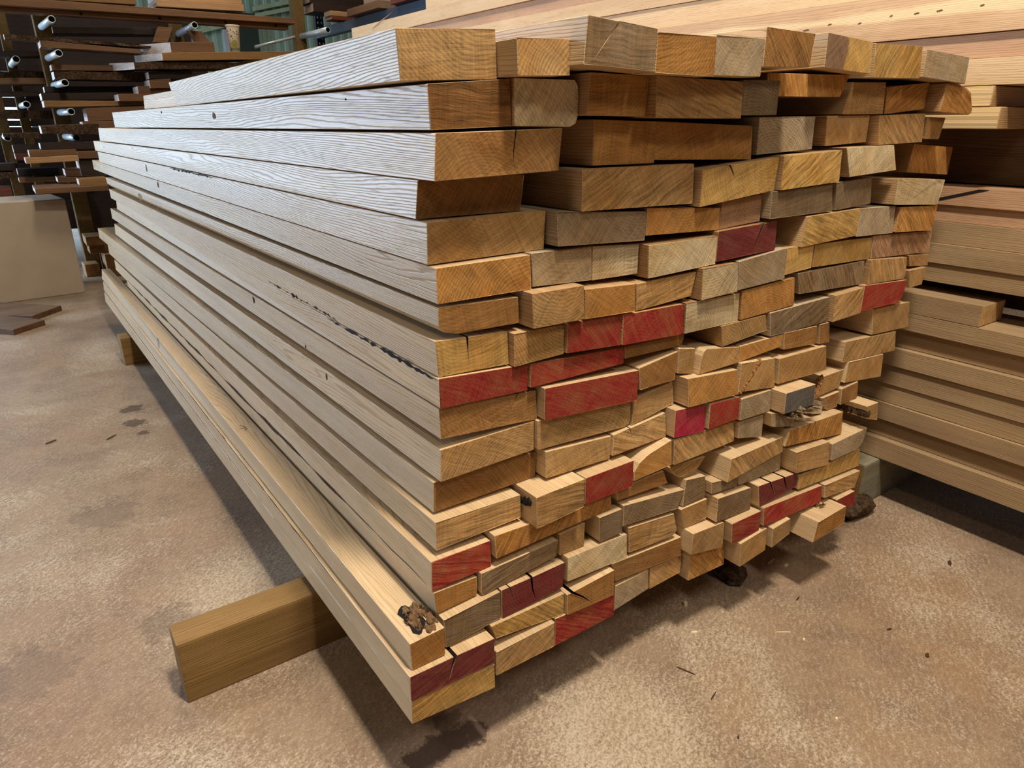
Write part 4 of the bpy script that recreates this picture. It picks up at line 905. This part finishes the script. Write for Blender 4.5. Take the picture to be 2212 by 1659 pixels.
# ------------------------------------------------------------------ far cantilever rack
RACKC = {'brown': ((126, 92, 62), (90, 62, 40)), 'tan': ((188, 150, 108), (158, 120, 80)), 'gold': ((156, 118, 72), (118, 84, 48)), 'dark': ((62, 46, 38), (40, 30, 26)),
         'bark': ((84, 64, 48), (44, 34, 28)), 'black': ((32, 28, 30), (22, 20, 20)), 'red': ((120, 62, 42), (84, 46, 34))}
RENDM = end_mat('rack', (226, 218, 212), 'plain')
RACK = json.loads(r'''[[6.85,0.3,"brown",-0.51,2.499,2.429,2.239,2.514,2.463,"brown board on the far rack crossing the rack post, first such from the top"],
[6.95,0.12,"brown",-0.522,2.427,2.391,2.193,2.4610000000000003,2.415,"brown rail with bolt holes along the top shelf of the far rack"],
[6.95,0.4,"tan",0.934,2.665,2.591,1.741,2.688,2.615,"pale tan sheet board on the top shelf, lighter upper one of two"],
[6.9,0.45,"tan",0.924,2.585,2.525,1.74,2.608,2.547,"pale tan sheet board on the top shelf, lower one of two"],
[6.95,0.4,"gold",-0.432,2.556,2.506,0.757,2.584,2.533,"golden brown board on the far rack crossing the rack post, first such from the top"],
[7.561,0.3,"dark",0.077,2.362,2.301,1.015,2.412,2.347,"dark board on the far rack right of the rack post, first such from the top"],
[6.85,0.14,"bark",-0.349,2.215,2.17,0.808,2.183,2.157,"bark-edged board on the far rack crossing the rack post, first such from the top"],
[6.8,0.28,"brown",-0.097,2.17,2.118,0.702,2.137,2.101,"brown board on the far rack crossing the rack post, third such from the top"],
[6.95,0.22,"brown",-0.041,1.988,1.938,0.647,2.008,1.955,"brown board on the far rack crossing the rack post, fourth such from the top"],
[6.9,0.3,"bark",-0.036,1.932,1.863,0.742,1.952,1.87,"bark-edged board on the far rack crossing the rack post, second such from the top"],
[6.55,0.45,"gold",0.835,2.099,2.032,2.142,2.177,2.105,"tan slab with a pale end on which the paper cup stands"],
[6.6,0.4,"bark",0.589,2.019,1.951,1.64,2.06,1.991,"bark-edged board on the far rack right of the rack post, first such from the top"],
[6.7,0.4,"dark",0.715,1.941,1.877,1.104,1.966,1.891,"dark board on the far rack right of the rack post, second such from the top"],
[6.65,0.3,"brown",0.703,1.87,1.794,0.892,1.885,1.802,"brown board on the far rack right of the rack post, second such from the top"],
[6.7,0.3,"brown",0.602,1.814,1.745,0.906,1.822,1.751,"brown board on the far rack right of the rack post, third such from the top"],
[6.65,0.3,"brown",0.42,1.74,1.677,0.878,1.754,1.687,"brown board on the far rack right of the rack post, fourth such from the top"],
[6.75,0.3,"gold",-0.173,1.678,1.62,0.737,1.684,1.65,"golden brown board on the far rack crossing the rack post, second such from the top"],
[6.7,0.3,"brown",0.139,1.616,1.504,0.645,1.64,1.521,"brown board on the far rack right of the rack post, fifth such from the top"],
[6.6,0.25,"brown",0.082,1.5,1.453,0.344,1.508,1.452,"brown board on the far rack right of the rack post, sixth such from the top"],
[7.0,0.3,"dark",-0.165,1.746,1.683,0.468,1.768,1.701,"dark board on the far rack crossing the rack post, second such from the top"],
[7.2,0.18,"dark",-0.119,1.809,1.757,0.667,1.834,1.778,"dark board on the far rack crossing the rack post, first such from the top"],
[6.55,0.3,"bark",-0.247,1.47,1.401,0.203,1.488,1.389,"bark-edged board on the far rack crossing the rack post, third such from the top"],
[7.2,0.3,"bark",-0.526,1.399,1.363,-0.228,1.405,1.347,"bark-edged board on the far rack left of the rack post, third such from the top"],
[6.6,0.25,"dark",-0.279,1.323,1.269,0.15,1.337,1.264,"dark board on the far rack crossing the rack post, third such from the top"],
[6.55,0.25,"brown",-0.377,1.265,1.207,-0.016,1.269,1.222,"brown board on the far rack crossing the rack post, fifth such from the top"],
[6.45,0.3,"tan",-0.418,1.204,1.158,-0.018,1.221,1.17,"pale tan board on the far rack crossing the rack post, first such from the top"],
[6.5,0.25,"brown",-0.016,1.251,1.187,0.16,1.251,1.187,"brown board on the far rack crossing the rack post, sixth such from the top"],
[6.55,0.3,"dark",-0.017,1.185,1.028,0.187,1.18,1.02,"dark board on the far rack crossing the rack post, fourth such from the top"],
[6.6,0.25,"brown",-0.136,1.095,1.034,-0.001,1.098,1.029,"brown board on the far rack crossing the rack post, seventh such from the top"],
[6.5,0.25,"brown",-0.212,1.035,0.987,-0.057,1.028,0.984,"brown board on the far rack left of the rack post, second such from the top"],
[6.2,0.2,"gold",-0.074,1.031,0.977,0.144,1.038,0.97,"golden brown board on the far rack crossing the rack post, third such from the top"],
[6.1,0.5,"brown",-0.41,0.973,0.929,0.139,0.977,0.93,"wide brown board with daylit top, lowest on the far rack"],
[6.8,0.25,"brown",-0.493,1.017,0.981,-0.193,1.02,0.979,"brown board on the far rack left of the rack post, third such from the top"],
[7.2,0.3,"red",-0.472,1.223,1.164,-0.367,1.224,1.153,"reddish board on the far rack left of the rack post, first such from the top"],
[7.2,0.25,"dark",-0.474,1.293,1.223,-0.262,1.297,1.226,"dark board on the far rack left of the rack post, third such from the top"],
[6.9,0.25,"black",-0.489,1.092,1.035,-0.165,1.097,1.022,"black board on the far rack left of the rack post, first such from the top"],
[7.6,0.3,"dark",-0.604,2.116,2.069,-0.065,2.143,2.094,"dark board on the far rack left of the rack post, first such from the top"],
[7.6,0.3,"bark",-0.643,1.946,1.886,-0.065,1.967,1.904,"bark-edged board on the far rack left of the rack post, first such from the top"],
[7.5,0.35,"brown",-0.656,1.882,1.826,-0.079,1.9,1.842,"brown board on the far rack left of the rack post, first such from the top"],
[7.6,0.3,"dark",-0.681,1.769,1.725,-0.153,1.781,1.735,"dark board on the far rack left of the rack post, second such from the top"],
[7.6,0.3,"bark",-0.723,1.599,1.529,-0.073,1.608,1.522,"bark-edged board on the far rack left of the rack post, second such from the top"],
[7.4,0.3,"dark",-0.827,1.112,1.054,-0.46,1.126,1.057,"dark board on the far rack left of the rack post, fourth such from the top"],
[7.3,0.3,"bark",-0.842,1.043,0.985,-0.516,1.047,0.988,"bark-edged board on the far rack left of the rack post, fourth such from the top"],
[7.3,0.3,"red",-0.872,0.915,0.844,-0.563,0.908,0.827,"reddish board on the far rack left of the rack post, second such from the top"],
[6.6,0.4,"brown",0.929,2.197,2.107,1.324,2.222,2.13,"thick brown block on the tan slab, left of the paper cup"]]''')
for (y, dep, c, x0, zt0, zb0, x1, zt1, zb1, label) in RACK:
    bm = bmesh.new()
    rr = random.Random(label)
    n = 14 if c == 'bark' else 1
    A = []
    w = x1 - x0
    bdx = -.17 if 'paper cup stands' in label else (-.20 if 'left of the paper cup' in label else (-.15 if c == 'bark' and x0 > .4 else 0.0))
    for i in range(n + 1):
        f = i / n
        j = (lambda a: rr.uniform(-a, a)) if c == 'bark' else (lambda a: 0.0)
        zt = zt0 + (zt1 - zt0) * f - zb0; zb = (zb1 - zb0) * f
        A.append([bm.verts.new((w * f, j(.012), zb + abs(j(.008)))), bm.verts.new((w * f + bdx * (1 - f), dep, zb)), bm.verts.new((w * f + bdx * (1 - f), dep, zt)), bm.verts.new((w * f, j(.012), zt - abs(j(.01))))])
    for a, b in zip(A[:-1], A[1:]):
        for k in range(4):
            f_ = bm.faces.new((a[k], b[k], b[(k + 1) % 4], a[(k + 1) % 4])); f_.material_index = 0
    bm.faces.new(A[0]).material_index = 1
    bm.faces.new(list(reversed(A[-1]))).material_index = 1
    bmesh.ops.recalc_face_normals(bm, faces=list(bm.faces))
    if c != 'bark': bevel(bm, .003)
    o = link('rack_board', bm, [BARK if c == 'bark' else side_mat('rack_' + c, *RACKC[c], axis='X', rough=.55, spec=.3), RENDM], loc=(x0, y, zb0))
    tag(o, label, 'board', 'boards on the far rack')
    if label.startswith('brown rail'):
        hb = bmesh.new()
        for hx, hz in ((-.394, 2.421), (.28, 2.424), (.94, 2.434), (1.55, 2.443), (2.06, 2.449)):
            bm_tube(hb, (hx - x0, -.004, hz - zb0 - .004), (hx - x0, .01, hz - zb0 - .004), .013, 12)
        link('bolt_hole', hb, BLACK, parent=o)
# dark slabs added behind the racks to block the daylight opening
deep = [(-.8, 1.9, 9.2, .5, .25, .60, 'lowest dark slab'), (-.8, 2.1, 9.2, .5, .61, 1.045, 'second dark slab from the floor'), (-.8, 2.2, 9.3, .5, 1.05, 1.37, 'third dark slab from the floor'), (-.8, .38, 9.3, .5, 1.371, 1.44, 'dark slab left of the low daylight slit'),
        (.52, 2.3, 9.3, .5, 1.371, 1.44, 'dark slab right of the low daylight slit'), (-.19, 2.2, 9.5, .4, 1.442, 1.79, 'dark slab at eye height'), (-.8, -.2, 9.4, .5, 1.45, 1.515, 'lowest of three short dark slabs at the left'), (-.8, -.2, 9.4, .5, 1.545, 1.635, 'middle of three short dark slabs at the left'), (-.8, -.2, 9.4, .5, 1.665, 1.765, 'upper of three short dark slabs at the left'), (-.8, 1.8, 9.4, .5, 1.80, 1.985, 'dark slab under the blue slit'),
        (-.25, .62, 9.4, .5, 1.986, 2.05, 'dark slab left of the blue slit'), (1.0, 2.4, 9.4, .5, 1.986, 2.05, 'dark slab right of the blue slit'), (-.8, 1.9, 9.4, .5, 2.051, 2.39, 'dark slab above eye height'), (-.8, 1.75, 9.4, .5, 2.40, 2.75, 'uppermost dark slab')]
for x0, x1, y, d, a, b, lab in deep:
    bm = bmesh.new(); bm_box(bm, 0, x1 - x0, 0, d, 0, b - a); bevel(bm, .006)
    tag(link('timber_slab', bm, [side_mat('rack_dark', *RACKC['dark'], axis='X')], loc=(x0, y, a)), lab + ' added to block the daylight', 'timber', 'dark slabs added to block the daylight')

POSTM = side_mat('post', (120, 96, 56), (88, 66, 36), rough=.6, spec=.2)
WHITEM = plain('daylit_side', (190, 180, 176), .6)
PIPE = plain('galvanised_pipe', (196, 206, 208), .35, metal=.3, spec=.5, var=.08)
def post(x0, x1, y0, y1, ztop, arms, label, name='rack_post'):
    bm = bmesh.new(); bm_box(bm, 0, x1 - x0, 0, y1 - y0, 0, ztop); bevel(bm, .004)
    o = link(name, bm, [POSTM], loc=(x0, y0, 0)); tag(o, label, 'post')
    for xa, xb, z, ya, yb, zr in arms:
        b2 = bmesh.new()
        bm_tube(b2, (xa - x0, ya - y0, z), (xb - x0, yb - y0, z + zr), .030, 18, .024, 0, 1)
        link('arm', b2, [PIPE, BLACK], parent=o)
    return o
post(-.075, .062, 7.4, 7.56, 3.4, [(-.02, .022, z, 7.42, 6.72, .0) for z in (2.336, 2.068, 1.828, 1.586, 1.362)], 'timber rack post with five pipe arms nearest the stack')
post(2.435, 2.545, 7.4, 7.56, 3.4, [(2.49, 2.551, 2.405, 7.42, 6.75, .012)], 'timber rack post in front of the green wall')
post(1.17, 1.28, 7.62, 7.76, 3.4, [(1.228, 1.205, 2.372, 7.64, 6.75, .0)], 'timber rack post behind the leaning planks, one pipe arm')
post(-.345, -.262, 7.93, 8.03, 3.4, [(-.306, -.29, 2.03, 7.95, 7.1, .0), (-.30, -.29, 1.65, 7.95, 7.1, .0)], 'slim rack post left of the main rack post')
post(-.545, -.44, 8.4, 8.5, 3.0, [(-.50, -.49, 1.35, 8.42, 7.6, .0)], 'slim rack post at the left edge')
bm = bmesh.new(); bm_tube(bm, (1.95, 7.4, 2.268), (2.47, 7.475, 2.413), .016, 12)
tag(link('steel_bar', bm, PIPE), 'thin grey steel bar in front of the green wall', 'bar')
# two planks leaning in the rack
def lean(x0, x1, za, zb, w, y, label):
    bm = bmesh.new()
    pts = [(x0, za), (x0 + w, za), (x1 + w, zb), (x1, zb)]
    a = [bm.verts.new((p[0], y, p[1])) for p in pts]; b = [bm.verts.new((p[0], y + .05, p[1])) for p in pts]
    bm.faces.new(a); bm.faces.new(list(reversed(b)))
    for i in range(4):
        bm.faces.new((a[(i + 1) % 4], a[i], b[i], b[(i + 1) % 4]))
    bmesh.ops.recalc_face_normals(bm, faces=list(bm.faces))
    bevel(bm, .003)
    tag(link('leaning_plank', bm, [side_mat('rack_brown', *RACKC['brown'], axis='X')]), label, 'plank')
lean(.835, .90, 2.213, 2.352, .13, 6.88, 'dark plank leaning on the rack, left one of two')
lean(1.235, 1.155, 2.213, 2.336, .14, 6.88, 'dark plank leaning on the rack, right one beside the paper cup')

# paper cup standing on the slab
def cup():
    root = bpy.data.objects.new('paper_cup', None); COL.objects.link(root)
    root.location = (1.549, 6.72, 2.148)
    tag(root, 'cream paper cup with brown specks and green leaf standing on the tan slab', 'cup')
    t = NT('printed_paper')
    p = t.obj(); x, y, z = t.xyz(p)
    vor = t.n('ShaderNodeTexVoronoi'); vor.inputs['Scale'].default_value = 46; t.set(vor.inputs['Vector'], p)
    dots = t.math('MULTIPLY', t.ramp(vor.outputs['Distance'], .25, .32, 1, 0), t.math('MULTIPLY', t.ramp(z, .105, .12), t.ramp(z, .20, .212, 1, 0)))
    c = t.mix(dots, lin(226, 208, 178), lin(96, 66, 44))
    leaf = t.n('ShaderNodeVectorMath', operation='DISTANCE'); t.set(leaf.inputs[0], t.comb(x, 0, t.math('MULTIPLY', z, .8))); leaf.inputs[1].default_value = (-.012, 0, .060)
    c = t.mix(t.ramp(leaf.outputs['Value'], .026, .029, 1, 0), c, lin(168, 180, 104))
    c = t.mix(t.math('MULTIPLY', t.ramp(z, .012, .02), t.ramp(z, .034, .044, 1, 0)), c, lin(140, 170, 150))
    m = t.done(c, .55, .3)
    bm = bmesh.new(); seg = 28
    prof = [(.0, .004), (.041, .004), (.042, .0), (.045, .0), (.060, .20), (.0625, .212), (.0625, .224), (.064, .226), (.069, .232), (.069, .240), (.066, .243), (.060, .242), (.058, .20), (.043, .01), (0, .01)]
    rings = []
    for r, z_ in prof:
        rings.append([bm.verts.new((r * math.cos(6.28318 * i / seg), r * math.sin(6.28318 * i / seg), z_)) for i in range(seg)] if r > 0 else [bm.verts.new((0, 0, z_))])
    for A, Bq in zip(rings[:-1], rings[1:]):
        for i in range(seg):
            j = (i + 1) % seg
            if len(A) == 1: f = bm.faces.new((A[0], Bq[j], Bq[i]))
            elif len(Bq) == 1: f = bm.faces.new((A[i], A[j], Bq[0]))
            else: f = bm.faces.new((A[i], A[j], Bq[j], Bq[i]))
            f.smooth = True
    bmesh.ops.recalc_face_normals(bm, faces=list(bm.faces))
    link('cup_wall', bm, m, parent=root)
cup()

# ------------------------------------------------------------------ steel pallet racking behind the right-hand pile
STEEL = plain('dark_blue_steel', (62, 70, 82), .4, metal=.2, spec=.5, var=.1)
BLK = plain('black_steel', (16, 16, 18), .5, var=.1)
root = bpy.data.objects.new('pallet_rack', None); COL.objects.link(root); root.location = (2.95, 8.0, 0)
tag(root, 'dark steel pallet rack with a blue-grey beam behind the right-hand pile', 'rack')
bm = bmesh.new()
zh = [2.353 + .0575 * i for i in range(10)]
# perforated upright: front web split round its slots
bm_box(bm, -.05, -.042, -.01, .0, 0, 3.2); bm_box(bm, .042, .05, -.01, .0, 0, 3.2); bm_box(bm, -.008, .008, -.01, .0, 0, 3.2)
z = 0.0
while z < 3.2:
    for a, b in ((-.042, -.030), (-.014, -.008), (.008, .014), (.030, .042)):
        bm_box(bm, a, b, -.01, .0, z, z + .0575)
    for a, b in ((-.030, -.014), (.014, .030)):
        bm_box(bm, a, b, -.01, .0, z, z + .035)
    z += .0575
bm_box(bm, -.05, -.045, 0, .07, 0, 3.2); bm_box(bm, .045, .05, 0, .07, 0, 3.2)
link('upright', bm, BLK, parent=root)
bm = bmesh.new()
bm_box(bm, -.06, -.01, -6.0, -.0, 2.465, 2.56); bm_box(bm, -.075, .0, -6.0, -.0, 2.45, 2.468)
bevel(bm, .004)
link('beam', bm, STEEL, parent=root)
bm = bmesh.new()
bm_box(bm, -.05, .05, -6.0, -5.93, 0, 3.2)
link('upright', bm, BLK, parent=root)
bm = bmesh.new()
bm_box(bm, .95, 1.0, -6.0, 0, 2.465, 2.56); bm_box(bm, .95, 1.05, -.01, .06, 0, 3.2); bm_box(bm, .95, 1.05, -6.0, -5.93, 0, 3.2)
link('rear_frame', bm, STEEL, parent=root)
def sl(x0, x1, y0, y1, z0, z1, label, c, name='timber_slab', ax='X'):
    bm = bmesh.new(); v, fs = bm_box(bm, 0, x1 - x0, 0, y1 - y0, 0, z1 - z0)
    for f in ((3, 5) if ax == 'X' else (2, 4)): fs[f].material_index = 1
    bevel(bm, .005)
    tag(link(name, bm, [side_mat('rack_' + c, *RACKC[c], axis=ax), end_mat('slab', (150, 126, 104), 'plain')], loc=(x0, y0, z0)), label, 'timber', 'slabs on the pallet rack')
sl(2.62, 3.9, 7.30, 7.62, 2.655, 2.745, 'dark thick slab with a grey end, lowest of the pair above the perforated upright', 'dark')
sl(2.60, 3.9, 7.34, 7.62, 2.747, 2.90, 'dark slab on top of the grey-ended one', 'dark')
sl(2.74, 3.9, 7.08, 7.28, 2.563, 2.60, 'maroon board with a lighter end resting on the steel beam', 'red')
sl(2.73, 3.9, 7.08, 7.28, 2.601, 2.652, 'tan-ended board on top of the maroon one', 'tan')
sl(2.80, 3.0, 6.02, 6.8, 2.563, 2.635, 'grey-brown waney slab lying along the steel beam', 'brown', ax='Y')
sl(2.82, 3.05, 4.6, 5.78, 2.563, 2.65, 'rusty orange board on the steel beam', 'red', ax='Y')
sl(3.05, 3.9, 5.8, 6.9, 2.64, 2.85, 'dark slab behind the waney one on the pallet rack', 'dark')

# ------------------------------------------------------------------ slabs and offcuts at the left
bm = bmesh.new(); v, fs = bm_box(bm, 0, .78, 0, .62, 0, .853); bevel(bm, .006)
o = link('timber_block', bm, [plain('smooth_grey_tan_timber', (176, 158, 136), .6, var=.05, scale=5)], loc=(-.97, 6.33, 0))
o.rotation_euler.z = .11
tag(o, 'large smooth grey-tan timber block standing at the left edge', 'block')
DARKB = side_mat('dark_offcut', (120, 96, 72), (78, 58, 42), axis='X', rough=.6)
def offcut(pts, h, label, z0=0.0):
    bm = bmesh.new()
    a = [bm.verts.new((p[0] - pts[0][0], p[1] - pts[0][1], 0)) for p in pts]; b = [bm.verts.new((p[0] - pts[0][0], p[1] - pts[0][1], h)) for p in pts]
    bm.faces.new(list(reversed(a))); bm.faces.new(b)
    for i in range(len(pts)):
        j = (i + 1) % len(pts)
        f = bm.faces.new((a[i], a[j], b[j], b[i])); f.material_index = 1 if i == 0 else 0
    bmesh.ops.recalc_face_normals(bm, faces=list(bm.faces)); bevel(bm, .003)
    return tag(link('offcut_board', bm, [DARKB, end_mat('offcut', (92, 66, 46), 'plain')], loc=(pts[0][0], pts[0][1], z0)), label, 'board', 'dark offcuts on the floor')
offcut([(-.78, 5.115), (-.571, 5.31), (-.86, 5.69), (-1.20, 5.60)], .045, 'nearer of two dark short boards lying on the floor at left')
offcut([(-.645, 5.50), (-.428, 5.76), (-.85, 6.20), (-1.15, 5.95)], .045, 'farther of two dark short boards lying on the floor at left')
def timber(x0, x1, y0, y1, z0, z1, rot, label):
    bm = bmesh.new(); v, fs = bm_box(bm, 0, x1 - x0, 0, y1 - y0, 0, z1 - z0); fs[2].material_index = 1; fs[4].material_index = 1; bevel(bm, .004)
    o = link('squared_timber', bm, [side_mat('tan_oak2', (186, 150, 106), (140, 106, 68)), end_mat('sq', (134, 98, 60), 'plain')], loc=(x0, y0, z0)); o.rotation_euler.z = rot
    tag(o, label, 'timber', 'squared timbers under the rack')
timber(-.11, .02, 7.18, 7.385, 0, .13, .05, 'small squared timber on the floor under the rack, left one')
timber(.075, .36, 7.05, 7.88, 0, .235, 0, 'large squared timber on the floor under the rack')
timber(-.04, .30, 7.15, 7.39, .237, .33, .0, 'dark flat timber lying on the large squared one')
timber(-.06, .10, 7.05, 7.39, .332, .42, .0, 'short squared timber topmost of the heap under the rack')
bm = bmesh.new(); bm_box(bm, .1, 2.6, 7.9, 8.3, .1, .9)  # added dark box, stands for the dark space under the rack
tag(link('timber_slab', bm, [side_mat('rack_dark', *RACKC['dark'], axis='X')]), 'dark heap of slabs low behind the rack post', 'timber')

# ------------------------------------------------------------------ bits on the floor
def bark_piece(x, y, r, seed, sc_, label):
    bm = bmesh.new(); lump(bm, (0, 0, r * sc_[2] * .9), r, seed, 2, .22, sc_)
    tag(link('bark_piece', bm, BARK, loc=(x, y, 0)), label, 'bark')
bark_piece(1.19, .12, .07, 1, (.8, 1.1, .35), 'dark bark flake under the front of the main stack')
bark_piece(1.94, .075, .085, 2, (1.25, .5, .5), 'dark bark chunk in front of the right-hand bearer')
CHIP = plain('wood_chip', (224, 204, 166), .7)
STICK = plain('dark_twig', (70, 50, 36), .8)
def chip(x, y, l, w, rot, mat, label, h=.003):
    bm = bmesh.new(); rr = random.Random(label)
    pts = [(-l, -w * .4), (-l * .3, -w), (l * .7, -w * .6), (l, w * .2), (l * .2, w), (-l * .8, w * .6)]
    a = [bm.verts.new((p[0], p[1], 0)) for p in pts]; b = [bm.verts.new((p[0] * .9, p[1] * .85, h * rr.uniform(.8, 1.3))) for p in pts]
    bm.faces.new(list(reversed(a))); bm.faces.new(b)
    for i in range(6):
        j = (i + 1) % 6; bm.faces.new((a[i], a[j], b[j], b[i]))
    o = link('wood_chip', bm, mat, loc=(x, y, 0)); o.rotation_euler.z = rot
    tag(o, label, 'chip', 'chips on the floor')
chip(.947, .097, .010, .007, .3, CHIP, 'round pale pebble-like chip in the shadow before the main stack', .010)
chip(1.097, -.170, .026, .0022, -.63, CHIP, 'long straight pale splinter on the floor right of centre')
chip(.721, -.104, .030, .0022, -1.2, STICK, 'thin dark twig on the floor below the middle')
chip(.712, -.212, .020, .0018, .3, STICK, 'short dark twig near the bottom edge of the photo')
chip(1.388, .081, .026, .003, .1, CHIP, 'pale sliver in the shadow under the jutting board')
chip(1.413, .036, .012, .006, .0, CHIP, 'small pale chip beside the sliver in the shadow')
chip(.869, -.008, .013, .005, -.5, CHIP, 'pale curled chip at the edge of the stack shadow')
chip(1.12, -.226, .007, .004, .2, CHIP, 'small white chip below the long splinter')
chip(.653, -.341, .006, .003, .5, STICK, 'tiny black speck of bark at the bottom centre')
chip(.918, -.455, .006, .004, .1, CHIP, 'tiny white chip low on the floor at right')
chip(1.381, -.356, .010, .004, -.3, STICK, 'small brown flake on the open floor at right')
chip(1.361, -.481, .012, .006, .3, STICK, 'dark flake on the open floor at far right')
chip(-.686, 2.783, .030, .012, .5, STICK, 'dark bark scrap on the floor far left')
chip(-.432, 2.67, .035, .008, .7, STICK, 'dark bark scrap between the bearer and the left edge')
chip(1.91, -.30, .018, .007, .4, STICK, 'brown flake near the right-hand pile shadow')
chip(1.28, -.10, .014, .003, .2, STICK, 'thin dark chip right of the long splinter')
